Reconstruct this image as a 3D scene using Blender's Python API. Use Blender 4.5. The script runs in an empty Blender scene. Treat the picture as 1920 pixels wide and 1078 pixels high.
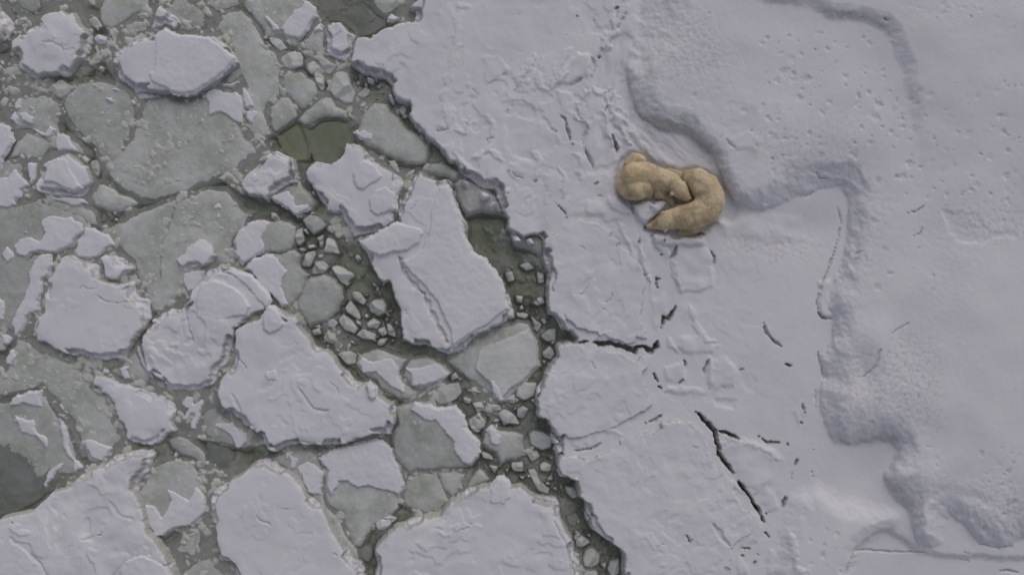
import bpy, math, random
import numpy as np
from math import radians as R

# ------------------------------------------------------------------ camera, sky, sun, exposure
H = 22.0                      # camera height above the water, metres
PXM = 80.0                    # photo pixels per metre at water level
scene = bpy.context.scene
col = scene.collection
cam_d = bpy.data.cameras.new('camera'); cam = bpy.data.objects.new('camera', cam_d); col.objects.link(cam)
cam.location = (0, 0, H); cam.rotation_euler = (0, 0, 0)
cam_d.sensor_width = 36.0; cam_d.lens = 36.0 * H / 24.0
cam_d.clip_end = 500; cam_d.clip_start = 0.5
scene.camera = cam

SUN_EL, SUN_AZ = 42.0, 20.0   # soft light from the top of the picture, slightly right
w = bpy.data.worlds.new("World"); scene.world = w; w.use_nodes = True
nt = w.node_tree; nt.nodes.clear()
sky = nt.nodes.new('ShaderNodeTexSky'); sky.sky_type = 'NISHITA'; sky.sun_disc = False
sky.sun_elevation = R(SUN_EL); sky.sun_rotation = R(SUN_AZ)
sky.air_density = 1.0; sky.dust_density = 3.0; sky.ozone_density = 1.0
hs = nt.nodes.new('ShaderNodeHueSaturation'); hs.inputs['Saturation'].default_value = 0.45
bg = nt.nodes.new('ShaderNodeBackground'); bg.inputs['Strength'].default_value = 0.145
ow = nt.nodes.new('ShaderNodeOutputWorld')
nt.links.new(sky.outputs[0], hs.inputs['Color']); nt.links.new(hs.outputs[0], bg.inputs['Color']); nt.links.new(bg.outputs[0], ow.inputs['Surface'])
sd_ = bpy.data.lights.new('sun', 'SUN'); sun = bpy.data.objects.new('sun', sd_); col.objects.link(sun)
sd_.energy = 0.50; sd_.angle = R(55); sd_.color = (1.0, 0.95, 0.93)
sun.rotation_euler = (R(90 - SUN_EL), 0, R(180 - SUN_AZ))
sun.location = (5, 15, 30)
scene.view_settings.view_transform = 'Standard'; scene.view_settings.look = 'None'
scene.view_settings.exposure = -0.92; scene.view_settings.gamma = 1.0
scene.view_settings.use_curve_mapping = False

# ------------------------------------------------------------------ noise
def perlin(x, y, seed=0):
    rs = np.random.RandomState(seed)
    p = rs.permutation(256); p = np.concatenate([p, p])
    a = rs.rand(256) * 2 * np.pi; gx = np.cos(a); gy = np.sin(a)
    xi = np.floor(x).astype(int); yi = np.floor(y).astype(int)
    xf = x - xi; yf = y - yi; xi &= 255; yi &= 255
    u = xf**3 * (xf * (xf * 6 - 15) + 10); v = yf**3 * (yf * (yf * 6 - 15) + 10)
    def g(ix, iy, dx, dy):
        h = p[p[ix & 255] + (iy & 255)]
        return gx[h] * dx + gy[h] * dy
    n00 = g(xi, yi, xf, yf); n10 = g(xi + 1, yi, xf - 1, yf)
    n01 = g(xi, yi + 1, xf, yf - 1); n11 = g(xi + 1, yi + 1, xf - 1, yf - 1)
    return ((n00 * (1 - u) + n10 * u) * (1 - v) + (n01 * (1 - u) + n11 * u) * v) * 1.5
def fbm(x, y, scale, octs=4, seed=0, gain=0.5):
    t = 0; a = 1.0; f = 1.0 / scale; s = 0
    for i in range(octs):
        t = t + a * perlin(x * f + 17.3 * i, y * f - 9.1 * i, seed + i); s += a; a *= gain; f *= 2.03
    return t / s * 1.4
def sm(a, b, x):
    t = np.clip((x - a) / (b - a), 0, 1); return t * t * (3 - 2 * t)
def voro(x, y, cell, seed=0):
    """distance to the nearest and second nearest jittered point, and the nearest point's random value"""
    rs = np.random.RandomState(seed); tx = rs.rand(64, 64); ty = rs.rand(64, 64); tv = rs.rand(64, 64)
    X = x / cell; Y = y / cell; xi = np.floor(X).astype(int); yi = np.floor(Y).astype(int)
    d1 = np.full(X.shape, 9.0); d2 = np.full(X.shape, 9.0); v = np.zeros(X.shape)
    for i in (-1, 0, 1):
        for j in (-1, 0, 1):
            a = (xi + i) & 63; b = (yi + j) & 63
            d = np.hypot(xi + i + tx[a, b] - X, yi + j + ty[a, b] - Y)
            c = d < d1
            d2 = np.where(c, d1, np.minimum(d2, d)); v = np.where(c, tv[a, b], v); d1 = np.where(c, d, d1)
    return d1, d2, v

# ------------------------------------------------------------------ outlines, measured on the photograph in metres x 80
TILE = {'X': (1, 0, 0), 'Z': (5.389, 1120, 260)}
for n, (ox, oy) in dict(A=(0, 0), B=(400, 0), C=(800, 0), D=(0, 270), E=(400, 270), F=(800, 270), G=(0, 530), H=(400, 530),
                        I=(800, 530), J=(0, 798), K=(400, 798), L=(800, 798)).items(): TILE[n] = (3.85, ox, oy)
for n, (ox, oy) in dict(M=(1100, 0), N=(1500, 0), O=(1100, 270), P=(1500, 270), Q=(1100, 540), R=(1500, 540),
                        S=(1100, 788), T=(1500, 788)).items(): TILE[n] = (3.717, ox, oy)
def pts(s):
    out = []; t = TILE['X']
    for k in s.split():
        if k in TILE: t = TILE[k]
        else:
            a, b = k.split(','); out.append((t[1] + float(a) / t[0], t[2] + float(b) / t[0]))
    return np.array(out)
def toxy(px, py, z):   # where a point seen at photo pixel px, py lies in the world when it is z metres above the water
    s = (H - z) / H
    return (px - 960.0) / PXM * s, (539.0 - py) / PXM * s

def segdist(x, y, a, b):
    dx, dy = b[0] - a[0], b[1] - a[1]; L = dx * dx + dy * dy + 1e-9
    t = np.clip(((x - a[0]) * dx + (y - a[1]) * dy) / L, 0, 1)
    return np.hypot(x - a[0] - t * dx, y - a[1] - t * dy)
def sdf(x, y, P):
    """signed distance to polygon, positive inside"""
    d = np.full(x.shape, 1e9); ins = np.zeros(x.shape, bool); n = len(P)
    for i in range(n):
        a = P[i]; b = P[(i + 1) % n]
        d = np.minimum(d, segdist(x, y, a, b))
        if a[1] != b[1]:
            c = ((a[1] > y) != (b[1] > y)) & (x < (b[0] - a[0]) * (y - a[1]) / (b[1] - a[1]) + a[0])
            ins ^= c
    return np.where(ins, d, -d)
def polydist(x, y, P):
    d = np.full(x.shape, 1e9)
    for i in range(len(P) - 1): d = np.minimum(d, segdist(x, y, P[i], P[i + 1]))
    return d
def warp(x, y, amp, seed):
    return (x + amp * fbm(x, y, 34, 4, seed + 50, 0.62), y + amp * fbm(x, y, 34, 4, seed + 90, 0.62))

# ------------------------------------------------------------------ mesh from a height grid
def grid_mesh(name, x, y, z, keep, mat, zref, attrs=None, parent=None, smooth=True):
    """x,y,z: 2-d grids (x,y in photo pixels); keep: vertex mask"""
    ny, nx = x.shape
    q = keep[:-1, :-1] & keep[1:, :-1] & keep[:-1, 1:] & keep[1:, 1:]
    idx = np.full(x.shape, -1, np.int64)
    used = np.zeros(x.shape, bool)
    used[:-1, :-1] |= q; used[1:, :-1] |= q; used[:-1, 1:] |= q; used[1:, 1:] |= q
    idx[used] = np.arange(used.sum())
    X, Y = toxy(x[used], y[used], zref[used] if np.ndim(zref) == 2 else zref)
    co = np.stack([X, Y, z[used]], 1).astype(np.float32)
    org = np.array([X.mean(), Y.mean(), 0.0], np.float32)
    a = idx[:-1, :-1][q]; b = idx[1:, :-1][q]; c = idx[1:, 1:][q]; d = idx[:-1, 1:][q]
    f = np.stack([a, b, c, d], 1).astype(np.int32)       # y grows downwards in the photo -> CCW seen from above
    me = bpy.data.meshes.new(name)
    ob = bpy.data.objects.new(name, me); col.objects.link(ob)
    if parent is None: ob.location = org
    else:
        ob.parent = parent; org = np.array(parent.location, np.float32)
    co -= org
    me.vertices.add(len(co)); me.vertices.foreach_set('co', co.ravel())
    me.loops.add(f.size); me.loops.foreach_set('vertex_index', f.ravel())
    me.polygons.add(len(f)); me.polygons.foreach_set('loop_start', np.arange(0, f.size, 4, dtype=np.int32))
    me.polygons.foreach_set('use_smooth', np.full(len(f), smooth))
    me.update(calc_edges=True)
    for k, v in (attrs or {}).items():
        at = me.attributes.new(k, 'FLOAT', 'POINT'); at.data.foreach_set('value', v[used].astype(np.float32))
    me.materials.append(mat)
    return ob
def tag(o, label=None, cat=None, group=None, kind=None):
    if label: o['label'] = label
    if cat: o['category'] = cat
    if group: o['group'] = group
    if kind: o['kind'] = kind
    return o

# ------------------------------------------------------------------ materials
def newmat(name):
    m = bpy.data.materials.new(name); m.use_nodes = True; t = m.node_tree; t.nodes.clear()
    return m, t, (lambda k: t.nodes.new('ShaderNode' + k)), (lambda a, b: t.links.new(a, b))
def mixc(N, L, fac, a, b, sub='MIX'):
    m = N('Mix'); m.data_type = 'RGBA'; m.blend_type = sub
    for s, v in ((m.inputs[0], fac), (m.inputs[6], a), (m.inputs[7], b)):
        if hasattr(v, 'links'): L(v, s)
        else: s.default_value = v
    return m.outputs[2]
def noise(N, L, vec, scale, detail=5, rough=0.55, dist=0.0):
    n = N('TexNoise'); n.inputs['Scale'].default_value = scale; n.inputs['Detail'].default_value = detail
    n.inputs['Roughness'].default_value = rough; n.inputs['Distortion'].default_value = dist; L(vec, n.inputs['Vector'])
    return n.outputs['Fac']
def ramp(N, L, f, p0, p1, c0=(0, 0, 0, 1), c1=(1, 1, 1, 1)):
    r = N('ValToRGB'); r.color_ramp.elements[0].position = p0; r.color_ramp.elements[1].position = p1
    r.color_ramp.elements[0].color = c0; r.color_ramp.elements[1].color = c1; L(f, r.inputs[0]); return r.outputs[0]
SNOW = (0.83, 0.80, 0.835, 1); SNOW2 = (0.785, 0.765, 0.82, 1)
def snow_material(name='snow', ice=(0.60, 0.59, 0.56, 1), ice2=(0.48, 0.47, 0.44, 1), bump=0.15):
    m, t, N, L = newmat(name)
    out = N('OutputMaterial'); p = N('BsdfPrincipled'); g = N('NewGeometry'); vec = g.outputs['Position']
    at = N('Attribute'); at.attribute_name = 'icy'
    n1 = noise(N, L, vec, 0.9, 6, 0.6); n2 = noise(N, L, vec, 14, 6, 0.65); n3 = noise(N, L, vec, 60, 3, 0.6)
    c = mixc(N, L, ramp(N, L, n1, 0.35, 0.68), SNOW, SNOW2)
    ci = mixc(N, L, ramp(N, L, n2, 0.3, 0.7), ice, ice2)
    c = mixc(N, L, at.outputs['Fac'], c, ci)
    L(c, p.inputs['Base Color']); p.inputs['Roughness'].default_value = 0.85; p.inputs['Specular IOR Level'].default_value = 0.15
    b = N('Bump'); b.inputs['Strength'].default_value = bump; b.inputs['Distance'].default_value = 0.02
    ad = N('Math'); ad.operation = 'MULTIPLY_ADD'; L(n3, ad.inputs[0]); ad.inputs[1].default_value = 0.35; L(n2, ad.inputs[2])
    L(ad.outputs[0], b.inputs['Height']); L(b.outputs[0], p.inputs['Normal'])
    L(p.outputs[0], out.inputs['Surface']); return m
def ice_material(name, a, b, frost, rough=0.45):
    m, t, N, L = newmat(name)
    out = N('OutputMaterial'); p = N('BsdfPrincipled'); g = N('NewGeometry'); vec = g.outputs['Position']
    oi = N('ObjectInfo')
    n1 = noise(N, L, vec, 1.4, 7, 0.62, 0.4); n2 = noise(N, L, vec, 5.5, 6, 0.6, 0.3); n3 = noise(N, L, vec, 26, 4, 0.6)
    c = mixc(N, L, ramp(N, L, n1, 0.38, 0.62), a, b)
    c = mixc(N, L, ramp(N, L, n2, 0.50, 0.72, (0, 0, 0, 1), (0.6, 0.6, 0.6, 1)), c, frost)
    n4 = noise(N, L, vec, 11, 3, 0.5); n5 = noise(N, L, vec, 1.1, 2, 0.5)
    sp = N('Math'); sp.operation = 'MULTIPLY'; L(ramp(N, L, n4, 0.63, 0.70), sp.inputs[0]); L(ramp(N, L, n5, 0.48, 0.6), sp.inputs[1])
    c = mixc(N, L, sp.outputs[0], c, (0.76, 0.75, 0.78, 1))
    hv = N('HueSaturation'); L(c, hv.inputs['Color']); mr = N('MapRange'); L(oi.outputs['Random'], mr.inputs[0])
    mr.inputs[3].default_value = 0.90; mr.inputs[4].default_value = 1.10; L(mr.outputs[0], hv.inputs['Value'])
    at = N('Attribute'); at.attribute_name = 'icy'
    c = mixc(N, L, at.outputs['Fac'], hv.outputs[0], (0.40, 0.40, 0.34, 1))
    L(c, p.inputs['Base Color']); p.inputs['Roughness'].default_value = rough; p.inputs['Specular IOR Level'].default_value = 0.25
    bp = N('Bump'); bp.inputs['Strength'].default_value = 0.25; bp.inputs['Distance'].default_value = 0.03
    ad = N('Math'); ad.operation = 'MULTIPLY_ADD'; L(n3, ad.inputs[0]); ad.inputs[1].default_value = 0.3; L(n2, ad.inputs[2])
    L(ad.outputs[0], bp.inputs['Height']); L(bp.outputs[0], p.inputs['Normal'])
    L(p.outputs[0], out.inputs['Surface']); return m
M_SNOW = snow_material('snow')
M_FIELD = snow_material('snow_field', ice=(0.58, 0.565, 0.535, 1), ice2=(0.46, 0.445, 0.42, 1))
M_ICE = ice_material('grey_ice', (0.44, 0.455, 0.405, 1), (0.60, 0.60, 0.585, 1), (0.68, 0.67, 0.69, 1))
M_PALE = ice_material('pale_ice', (0.60, 0.605, 0.585, 1), (0.67, 0.67, 0.67, 1), (0.74, 0.73, 0.76, 1))
M_OLIVE = ice_material('olive_ice', (0.51, 0.53, 0.40, 1), (0.60, 0.62, 0.50, 1), (0.62, 0.63, 0.55, 1))
M_CHUNK = ice_material('brash_ice', (0.54, 0.545, 0.505, 1), (0.65, 0.65, 0.635, 1), (0.74, 0.73, 0.75, 1), 0.5)

def water_material():
    m, t, N, L = newmat('sea_water')
    out = N('OutputMaterial'); tr = N('BsdfTransparent'); gl = N('BsdfGlossy'); gl.inputs['Roughness'].default_value = 0.12
    mx = N('MixShader'); fr = N('Fresnel'); fr.inputs['IOR'].default_value = 1.33
    L(fr.outputs[0], mx.inputs[0]); L(tr.outputs[0], mx.inputs[1]); L(gl.outputs[0], mx.inputs[2]); L(mx.outputs[0], out.inputs['Surface'])
    va = N('VolumeAbsorption'); va.inputs['Color'].default_value = (0.47, 0.53, 0.32, 1); va.inputs['Density'].default_value = 1.75
    L(va.outputs[0], out.inputs['Volume']); return m
M_WATER = water_material()
def slush_material():
    m, t, N, L = newmat('slush')
    out = N('OutputMaterial'); p = N('BsdfPrincipled'); g = N('NewGeometry'); at = N('Attribute'); at.attribute_name = 'icy'
    n2 = noise(N, L, g.outputs['Position'], 6, 6, 0.6)
    c = mixc(N, L, ramp(N, L, n2, 0.3, 0.7), (0.52, 0.525, 0.465, 1), (0.70, 0.70, 0.66, 1))
    L(c, p.inputs['Base Color']); p.inputs['Roughness'].default_value = 0.8
    L(p.outputs[0], out.inputs['Surface']); return m
M_SLUSH = slush_material()

# ------------------------------------------------------------------ water, seabed, slush
def box(name, x0, x1, y0, y1, z0, z1, mat):
    v = [(x, y, z) for z in (z0, z1) for y in (y0, y1) for x in (x0, x1)]
    f = [(0, 2, 3, 1), (4, 5, 7, 6), (0, 1, 5, 4), (2, 6, 7, 3), (0, 4, 6, 2), (1, 3, 7, 5)]
    me = bpy.data.meshes.new(name); me.from_pydata(v, [], f); me.materials.append(mat)
    o = bpy.data.objects.new(name, me); col.objects.link(o); return o
tag(box('water', -60, 60, -60, 60, -1.4, 0.0, M_WATER), kind='structure')
bed = bpy.data.materials.new('deep_water'); bed.use_nodes = True
bed.node_tree.nodes['Principled BSDF'].inputs['Base Color'].default_value = (0.10, 0.11, 0.07, 1)
tag(box('seabed', -60, 60, -60, 60, -2.0, -1.5, bed), kind='structure')

LEADS = [('X 130,244 160,275 185,300 200,335 230,362 262,380 330,360 395,343 430,360 455,380 500,390 540,400 575,425 600,440', 9), ('X 570,110 568,135 590,150 612,170', 5), ('X 690,150 735,185 760,230 800,280 822,300 840,340', 22),
    ('X 700,270 760,310 790,315', 14), ('X 555,80 575,60 595,25', 5), ('X 430,5 455,15 480,45 500,80 560,100', 4), ('X -20,752 30,742 76,732 90,755 118,780 140,820 160,868 185,855', 6), ('X 110,480 78,520 78,560 60,600', 5), ('X 258,655 285,600 300,590', 6),
    ('X 540,420 600,480 640,520 690,590 720,660', 50), ('X 680,490 720,560 735,640', 26), ('X 560,470 590,560 600,640 650,690 700,745 745,760 740,830', 12), ('X 740,640 800,660 850,690 870,740 900,790 930,830', 18), ('X 740,760 735,860 745,900', 6), ('X 880,415 930,440 985,540 1010,610 1040,640 1010,740', 44),
    ('X 870,800 930,870 1000,900 1060,920 1100,980 1140,1040 1170,1090', 40), ('X 950,780 1010,800 1030,870', 24), ('X 755,960 740,1000 700,1010 695,1060', 20), ('X 520,860 590,840 640,835 735,820', 5), ('X 270,850 320,830 420,850 500,855 520,850', 16), ('X 330,1010 310,960', 14),
    ('X 590,390 590,330 560,310 600,300', 20), ('X 540,260 600,260 660,280', 34), ('X 640,10 700,40', 40), ('X 170,100 200,60 180,30', 12), ('X 130,150 190,140 215,160', 14), ('X 190,400 230,405 200,420', 14), ('X 20,120 30,20', 8), ('X -20,600 -20,680 40,650', 8), ('X -20,300 40,290', 8), ('X 0,400 60,340', 8), ('X -60,900 0,870 60,860', 60)]
def make_slush():
    g = 2.5; x, y = np.meshgrid(np.arange(-120, 1280, g), np.arange(-120, 1200, g))
    wx, wy = warp(x, y, 9, 5)
    d1, d2, v = voro(wx, wy, 34, 3); e1, e2, u = voro(wx + 400, wy, 13, 8)
    big = np.clip(1 - d1 * d1 * 1.5, -.3, 1) * (0.3 + 0.7 * v); sml = np.clip(1 - e1 * e1 * 1.5, -.3, 1) * u
    z = -0.25 + 0.17 * big + 0.06 * sml + 0.12 * fbm(x, y, 120, 3, 7)
    # the pack is closed up by shallow brash except along these leads, where the water is open and deep
    open_ = np.zeros(x.shape)
    for st, wd in LEADS:
        P = pts(st); open_ = np.maximum(open_, 1 - sm(wd * .6, wd * 1.5, polydist(wx, wy, P)))
    shallow = -0.028 + 0.05 * big * 0.8 + 0.03 * sml + 0.05 * fbm(x, y, 60, 3, 17)
    z = z * open_ + shallow * (1 - open_)
    z -= 0.22 * np.exp(-(((x + 10) / 110) ** 2 + ((y - 900) / 80) ** 2) ** 2) + 0.15 * np.exp(-(((x - 600) / 70) ** 2 + ((y - 265) / 45) ** 2) ** 2)
    z = np.minimum(z, -0.012)
    # small crumbs frozen into the slush, some just breaking the surface
    for cell, sd_, am in ((15, 61, .11), (8, 64, .07)):
        c1, c2, cv = voro(wx + 90, wy, cell, sd_); dome = np.clip(1 - (c1 / .55) ** 2, 0, 1) ** .7
        z += am * dome * sm(.45, 1.0, cv) * sm(-.25, .15, fbm(x, y, 70, 3, sd_ + 1))
    z = np.minimum(z, 0.035)
    tag(grid_mesh('slush', x, y, z, np.ones(x.shape, bool), M_SLUSH, -0.3, {'icy': z * 0}), 'murky slush of small drowned ice lumps below the water', 'slush', kind='stuff')
make_slush()

# ------------------------------------------------------------------ floes
seedc = [100]
def bounds(P, m, g):
    x0, y0 = P.min(0) - m; x1, y1 = P.max(0) + m
    x0 = math.floor(x0 / g) * g; y0 = math.floor(y0 / g) * g
    return np.meshgrid(np.arange(x0, x1 + g, g), np.arange(y0, y1 + g, g))
def terraces(x, y, seed, scale=75, amp=0.03, steps=3.0):
    f = fbm(x, y, scale, 4, seed, 0.55) * steps
    k = np.floor(f); r = f - k
    return amp * (k + sm(0.42, 0.58, r) * 1.0) / steps * 1.6
def apply_lines(x, y, z, lines):
    for s, wd, dp in lines:
        if dp > 0: wd = wd * 0.86
        P = pts(s); m = wd * 3 + 6
        bx = (x > P[:, 0].min() - m) & (x < P[:, 0].max() + m) & (y > P[:, 1].min() - m) & (y < P[:, 1].max() + m)
        if not bx.any(): continue
        xs, ys = x[bx], y[bx]
        ja = 1.2 + 0.5 * wd
        wx = xs + ja * fbm(xs, ys, 15, 4, 31, 0.7); wy = ys + ja * fbm(xs, ys, 15, 4, 32, 0.7)
        d = polydist(wx, wy, P)
        wd = wd * (0.35 + 0.65 * sm(0, 14, np.minimum(np.hypot(wx - P[0, 0], wy - P[0, 1]), np.hypot(wx - P[-1, 0], wy - P[-1, 1]))))
        wv = wd * (0.55 + 1.25 * np.clip(fbm(xs, ys, 20, 3, 77) + 0.4, 0, 1))
        z[bx] -= dp * (1 - sm(wv * 0.35, wv * 0.95, d))
    return z
def snow_floe(label, s, h=0.22, relief=1.0, lines=(), blocks=(), tilt=(0, 0), ew=4.5, foot=12, group=None, rough=5.5, g=2.0):
    seedc[0] += 7; sd = seedc[0]
    P = pts(s); x, y = bounds(P, foot + 8, g)
    wx, wy = warp(x, y, rough, sd); D = sdf(wx, wy, P) + 1.0 * fbm(x, y, 7, 2, sd + 3)
    cx, cy = P.mean(0)
    top = h + tilt[0] * (x - cx) + tilt[1] * (y - cy)
    rim = np.clip(D, 0, 40)
    top = top + relief * (terraces(x, y, sd + 1, 115, 0.030) * sm(2, 30, D) * sm(-0.2, 0.15, fbm(x, y, 100, 2, sd + 11)) + 0.045 * fbm(x, y, 110, 3, sd + 2) + 0.0030 * fbm(x, y, 16, 4, sd + 4, 0.6)
                          + 0.004 * (1 - np.abs(fbm(x, y, 60, 3, sd + 5)) * 3).clip(-1, 1)) - 0.05 * (1 - sm(0, 26, D)) * (0.4 + fbm(x, y, 50, 2, sd + 6).clip(-.3, 1))
    # crumbled lower ledge along parts of the rim
    led = sm(0.02, 0.12, fbm(x, y, 70, 2, sd + 8)); lw = 5 + 9 * led
    ledge = 0.45 + 0.25 * fbm(x, y, 14, 3, sd + 9)
    t = sm(0, ew, D); t2 = sm(lw - 2.5, lw + 2.5, D)
    prof = t * (ledge + (1 - ledge) * (t2 * led + (1 - led) * sm(1, ew + 3, D)))
    z = np.where(D > -0.5, -0.06 + (top + 0.06) * prof, -0.06)
    z = np.where(D < 0, -0.06 - 0.022 * (-D) - 0.0012 * D * D, z)
    z = apply_lines(x, y, z, lines)
    gy, gx = np.gradient(z, g / PXM); sl = np.hypot(gx, gy)
    icy = np.clip(sm(1.3, 3.5, sl) + sm(3, -2, D), 0, 1)
    o = grid_mesh('ice_floe', x, y, z, D > -foot, M_SNOW, h, {'icy': icy})
    tag(o, label, 'ice floe', group)
    for b in blocks: cover('snow_block', b[0], h, b[1], o, M_SNOW, ew=5, rough=4, tilt=b[2] if len(b) > 2 else (0, 0))
    return o
def cover(name, s, zb, h, parent, mat, ew=3.0, rough=6.0, tilt=(0, 0), g=2.0, soft=False):
    """a raised layer of snow on a floe, with its own ragged outline"""
    seedc[0] += 7; sd = seedc[0]; P = pts(s); x, y = bounds(P, 10, g)
    wx, wy = warp(x, y, rough, sd); D = sdf(wx, wy, P) + 1.2 * fbm(x, y, 8, 3, sd + 3)
    cx, cy = P.mean(0)
    top = h + tilt[0] * (x - cx) + tilt[1] * (y - cy) + 0.012 * fbm(x, y, 40, 4, sd + 1) + 0.006 * fbm(x, y, 10, 3, sd + 2) + 0.3 * h * sm(0, 30, D)
    z = zb - 0.05 + (top + 0.05) * sm(-0.5, ew, D)
    gy, gx = np.gradient(z, g / PXM); icy = sm(1.8, 4.0, np.hypot(gx, gy)) * 0.8
    return grid_mesh(name, x, y, z, D > -2.5, mat, zb + h, {'icy': icy}, parent)
def bare_floe(label, s, z0=0.02, patches=(), tilt=(0, 0), lines=(), group=None, rough=4.0, foot=10, ph=0.045, mat=None, pale=(), relief=1.0, g=2.0):
    seedc[0] += 7; sd = seedc[0]
    P = pts(s); x, y = bounds(P, foot + 6, g)
    wx, wy = warp(x, y, rough, sd); D = sdf(wx, wy, P) + 1.2 + 0.8 * fbm(x, y, 8, 2, sd + 3)
    cx, cy = P.mean(0)
    if z0 > -0.05: z0 += 0.022
    top = z0 + tilt[0] * (x - cx) + tilt[1] * (y - cy) + relief * (0.020 * fbm(x, y, 80, 4, sd + 1) + 0.012 * np.clip(fbm(x, y, 30, 3, sd + 12), 0, 1) + 0.006 * fbm(x, y, 14, 4, sd + 2, 0.6)) \
        - 0.03 * (1 - sm(0, 22, D))
    z = -0.05 + (top + 0.05) * sm(-3, 8, D)
    z = np.where(D < -3, -0.05 - 0.020 * (-D - 3) - 0.0015 * D * D, z)
    z = apply_lines(x, y, z, lines)
    icy = sm(3, -1, D) * 0.35
    o = grid_mesh('ice_floe', x, y, z, D > -foot, mat or M_ICE, z0, {'icy': icy})
    tag(o, label, 'ice floe', group)
    for p in patches:
        Q = pts(p).mean(0)
        zb = z0 + tilt[0] * (Q[0] - cx) + tilt[1] * (Q[1] - cy)
        cover('snow_patch', p, zb, ph, o, M_SNOW, tilt=tilt)
    for p in pale: cover('ice_slab', p, z0, 0.07, o, M_PALE, ew=5, rough=3)
    return o
def chunk(label, s, h=0.11, z0=0.0, group='brash ice chunks adrift in the channels', white=False, g=1.5):
    seedc[0] += 7; sd = seedc[0]; P = pts(s)
    P = np.stack([P * .87 + np.roll(P, -1, 0) * .13, P * .13 + np.roll(P, -1, 0) * .87], 1).reshape(-1, 2)
    x, y = bounds(P, 9, g)
    wx, wy = warp(x, y, 2.2, sd); D = sdf(wx, wy, P)
    cx, cy = P.mean(0); Rr = max(4.0, D.max())
    d1, d2, v = voro(x, y, max(9.0, Rr * 0.9), sd)
    rs = np.random.RandomState(sd); ta, tb = (rs.rand(2) - 0.5) * 0.9
    top = np.full(x.shape, h * 1.05)
    for k in range(4):
        a_ = rs.rand() * 6.28; sl_ = h * (0.35 + 0.9 * rs.rand()) / Rr
        top = np.minimum(top, h * (0.78 + 0.35 * rs.rand()) + sl_ * (math.cos(a_) * (x - cx) + math.sin(a_) * (y - cy)))
    top = np.maximum(top, 0.25 * h) + 0.010 * fbm(x, y, 12, 3, sd + 1)
    prof = sm(-1.5, np.clip(0.30 * Rr, 2.5, 5.0), D)
    z = z0 - 0.07 + (np.maximum(top, 0.02) + 0.07) * prof
    z = np.where(D < -0.5, z0 - 0.07 - 0.03 * (-D), z)
    o = grid_mesh('ice_chunk', x, y, z, D > -7, M_SNOW if white else M_CHUNK, z0 + h, {'icy': sm(2, -1, D) * 0.6})
    return tag(o, label, 'ice chunk', group)

SF = snow_floe; BF = bare_floe; CH = chunk
# ---- snow covered floes
SF('rounded snow covered floe with a fold across its middle, nearest the top left corner', 'A 45,340 65,290 110,240 165,185 240,165 290,100 430,48 465,90 510,62 555,110 565,150 610,190 650,235 640,300 630,380 560,450 500,520 440,545 300,550 210,565 150,520 95,480 105,430 100,400 60,375', 0.26, lines=[('A 300,312 380,308 420,330 455,360 450,400', 2.5, 0.03), ('A 455,365 520,355 550,340', 2, 0.025)])
SF('wide smooth white floe with a rumpled left end, at the top left', 'A 785,405 800,370 850,320 930,280 1000,250 1100,230 1120,205 1180,190 1230,205 1290,240 1400,250 1540,245 B 70,280 110,320 150,400 178,460 130,500 60,545 0,600 A 1500,620 1400,680 1330,695 1250,695 1200,670 1120,665 1050,655 950,675 910,630 840,580 810,500 790,450', 0.30, relief=0.7, blocks=[('A 1060,520 1100,490 1105,330 1100,260 1180,205 1290,250 1530,265 1700,420 1600,540 1400,670 1270,685 1180,640 1080,590', 0.035)])
SF('small white wedge of snow above the wide smooth floe', 'A 1065,225 1080,150 1100,60 1130,15 1200,60 1260,100 1300,150 1310,185 1250,205 1180,185 1120,200', 0.16)
SF('snowy floe cut by the left edge at the top corner', 'A -120,20 0,60 40,110 85,150 80,200 30,270 -120,380', 0.2)
SF('upright squarish snow block touching the tip of the snowfield', 'B 805,180 860,150 930,155 970,200 1030,245 1000,330 980,400 970,450 900,440 830,400 800,370 800,280', 0.18, lines=[('B 860,280 920,230', 2, 0.03), ('B 960,310 1000,330', 1.5, 0.02)])
SF('round white floe with a brain-like lump on top, near the left edge', 'D 230,310 240,260 270,200 300,140 370,90 430,60 500,65 540,100 620,155 640,220 660,290 620,350 570,380 480,390 390,380 310,370 280,375 240,340', 0.2, blocks=[('D 300,280 320,170 400,90 480,90 520,180 590,320 520,350 440,310 380,285', 0.045)], lines=[('D 320,290 400,275 450,340 530,355', 2, 0.03)])
SF('knobbly white floe above the dark crack left of the centre', 'E 180,260 210,200 280,150 330,90 400,50 440,35 500,60 590,100 600,160 620,230 610,290 560,290 480,330 410,380 400,420 340,385 240,380 190,310', 0.24, relief=1.3, lines=[('E 200,280 240,285', 2, .03), ('E 270,250 300,275 330,265', 2, .03)])
SF('large jagged snow floe with a curved seam near its top, at the left', 'D 380,880 440,800 520,790 570,830 620,850 710,870 715,980 860,995 970,975 975,1000 960,1070 G 960,60 1000,110 1080,110 1070,190 1080,250 1050,310 1000,380 940,460 860,570 720,570 600,550 480,535 370,490 300,450 240,440 225,370 190,350 230,280 290,210 300,100 310,0 D 310,960 360,930', 0.22, relief=0.6, lines=[('G 690,85 740,130 840,150 945,130', 2, .035), ('G 570,40 600,25 640,50 690,40 695,0', 1.5, .03), ('D 370,850 380,800', 1.5, .03)])
SF('small white block resting on the grey ice, top right of the jagged snow floe', 'D 730,870 690,830 740,790 810,785 900,830 880,860 960,880 975,915 910,940 890,985 800,990 730,990', 0.17)
SF('little round snow hummock on the grey ice left of the centre', 'D 1245,880 1260,830 1310,780 1320,730 1380,680 1460,670 1540,710 E 40,820 0,850 D 1480,890 1440,900 1350,905 1320,930 1260,910', 0.16)
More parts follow.
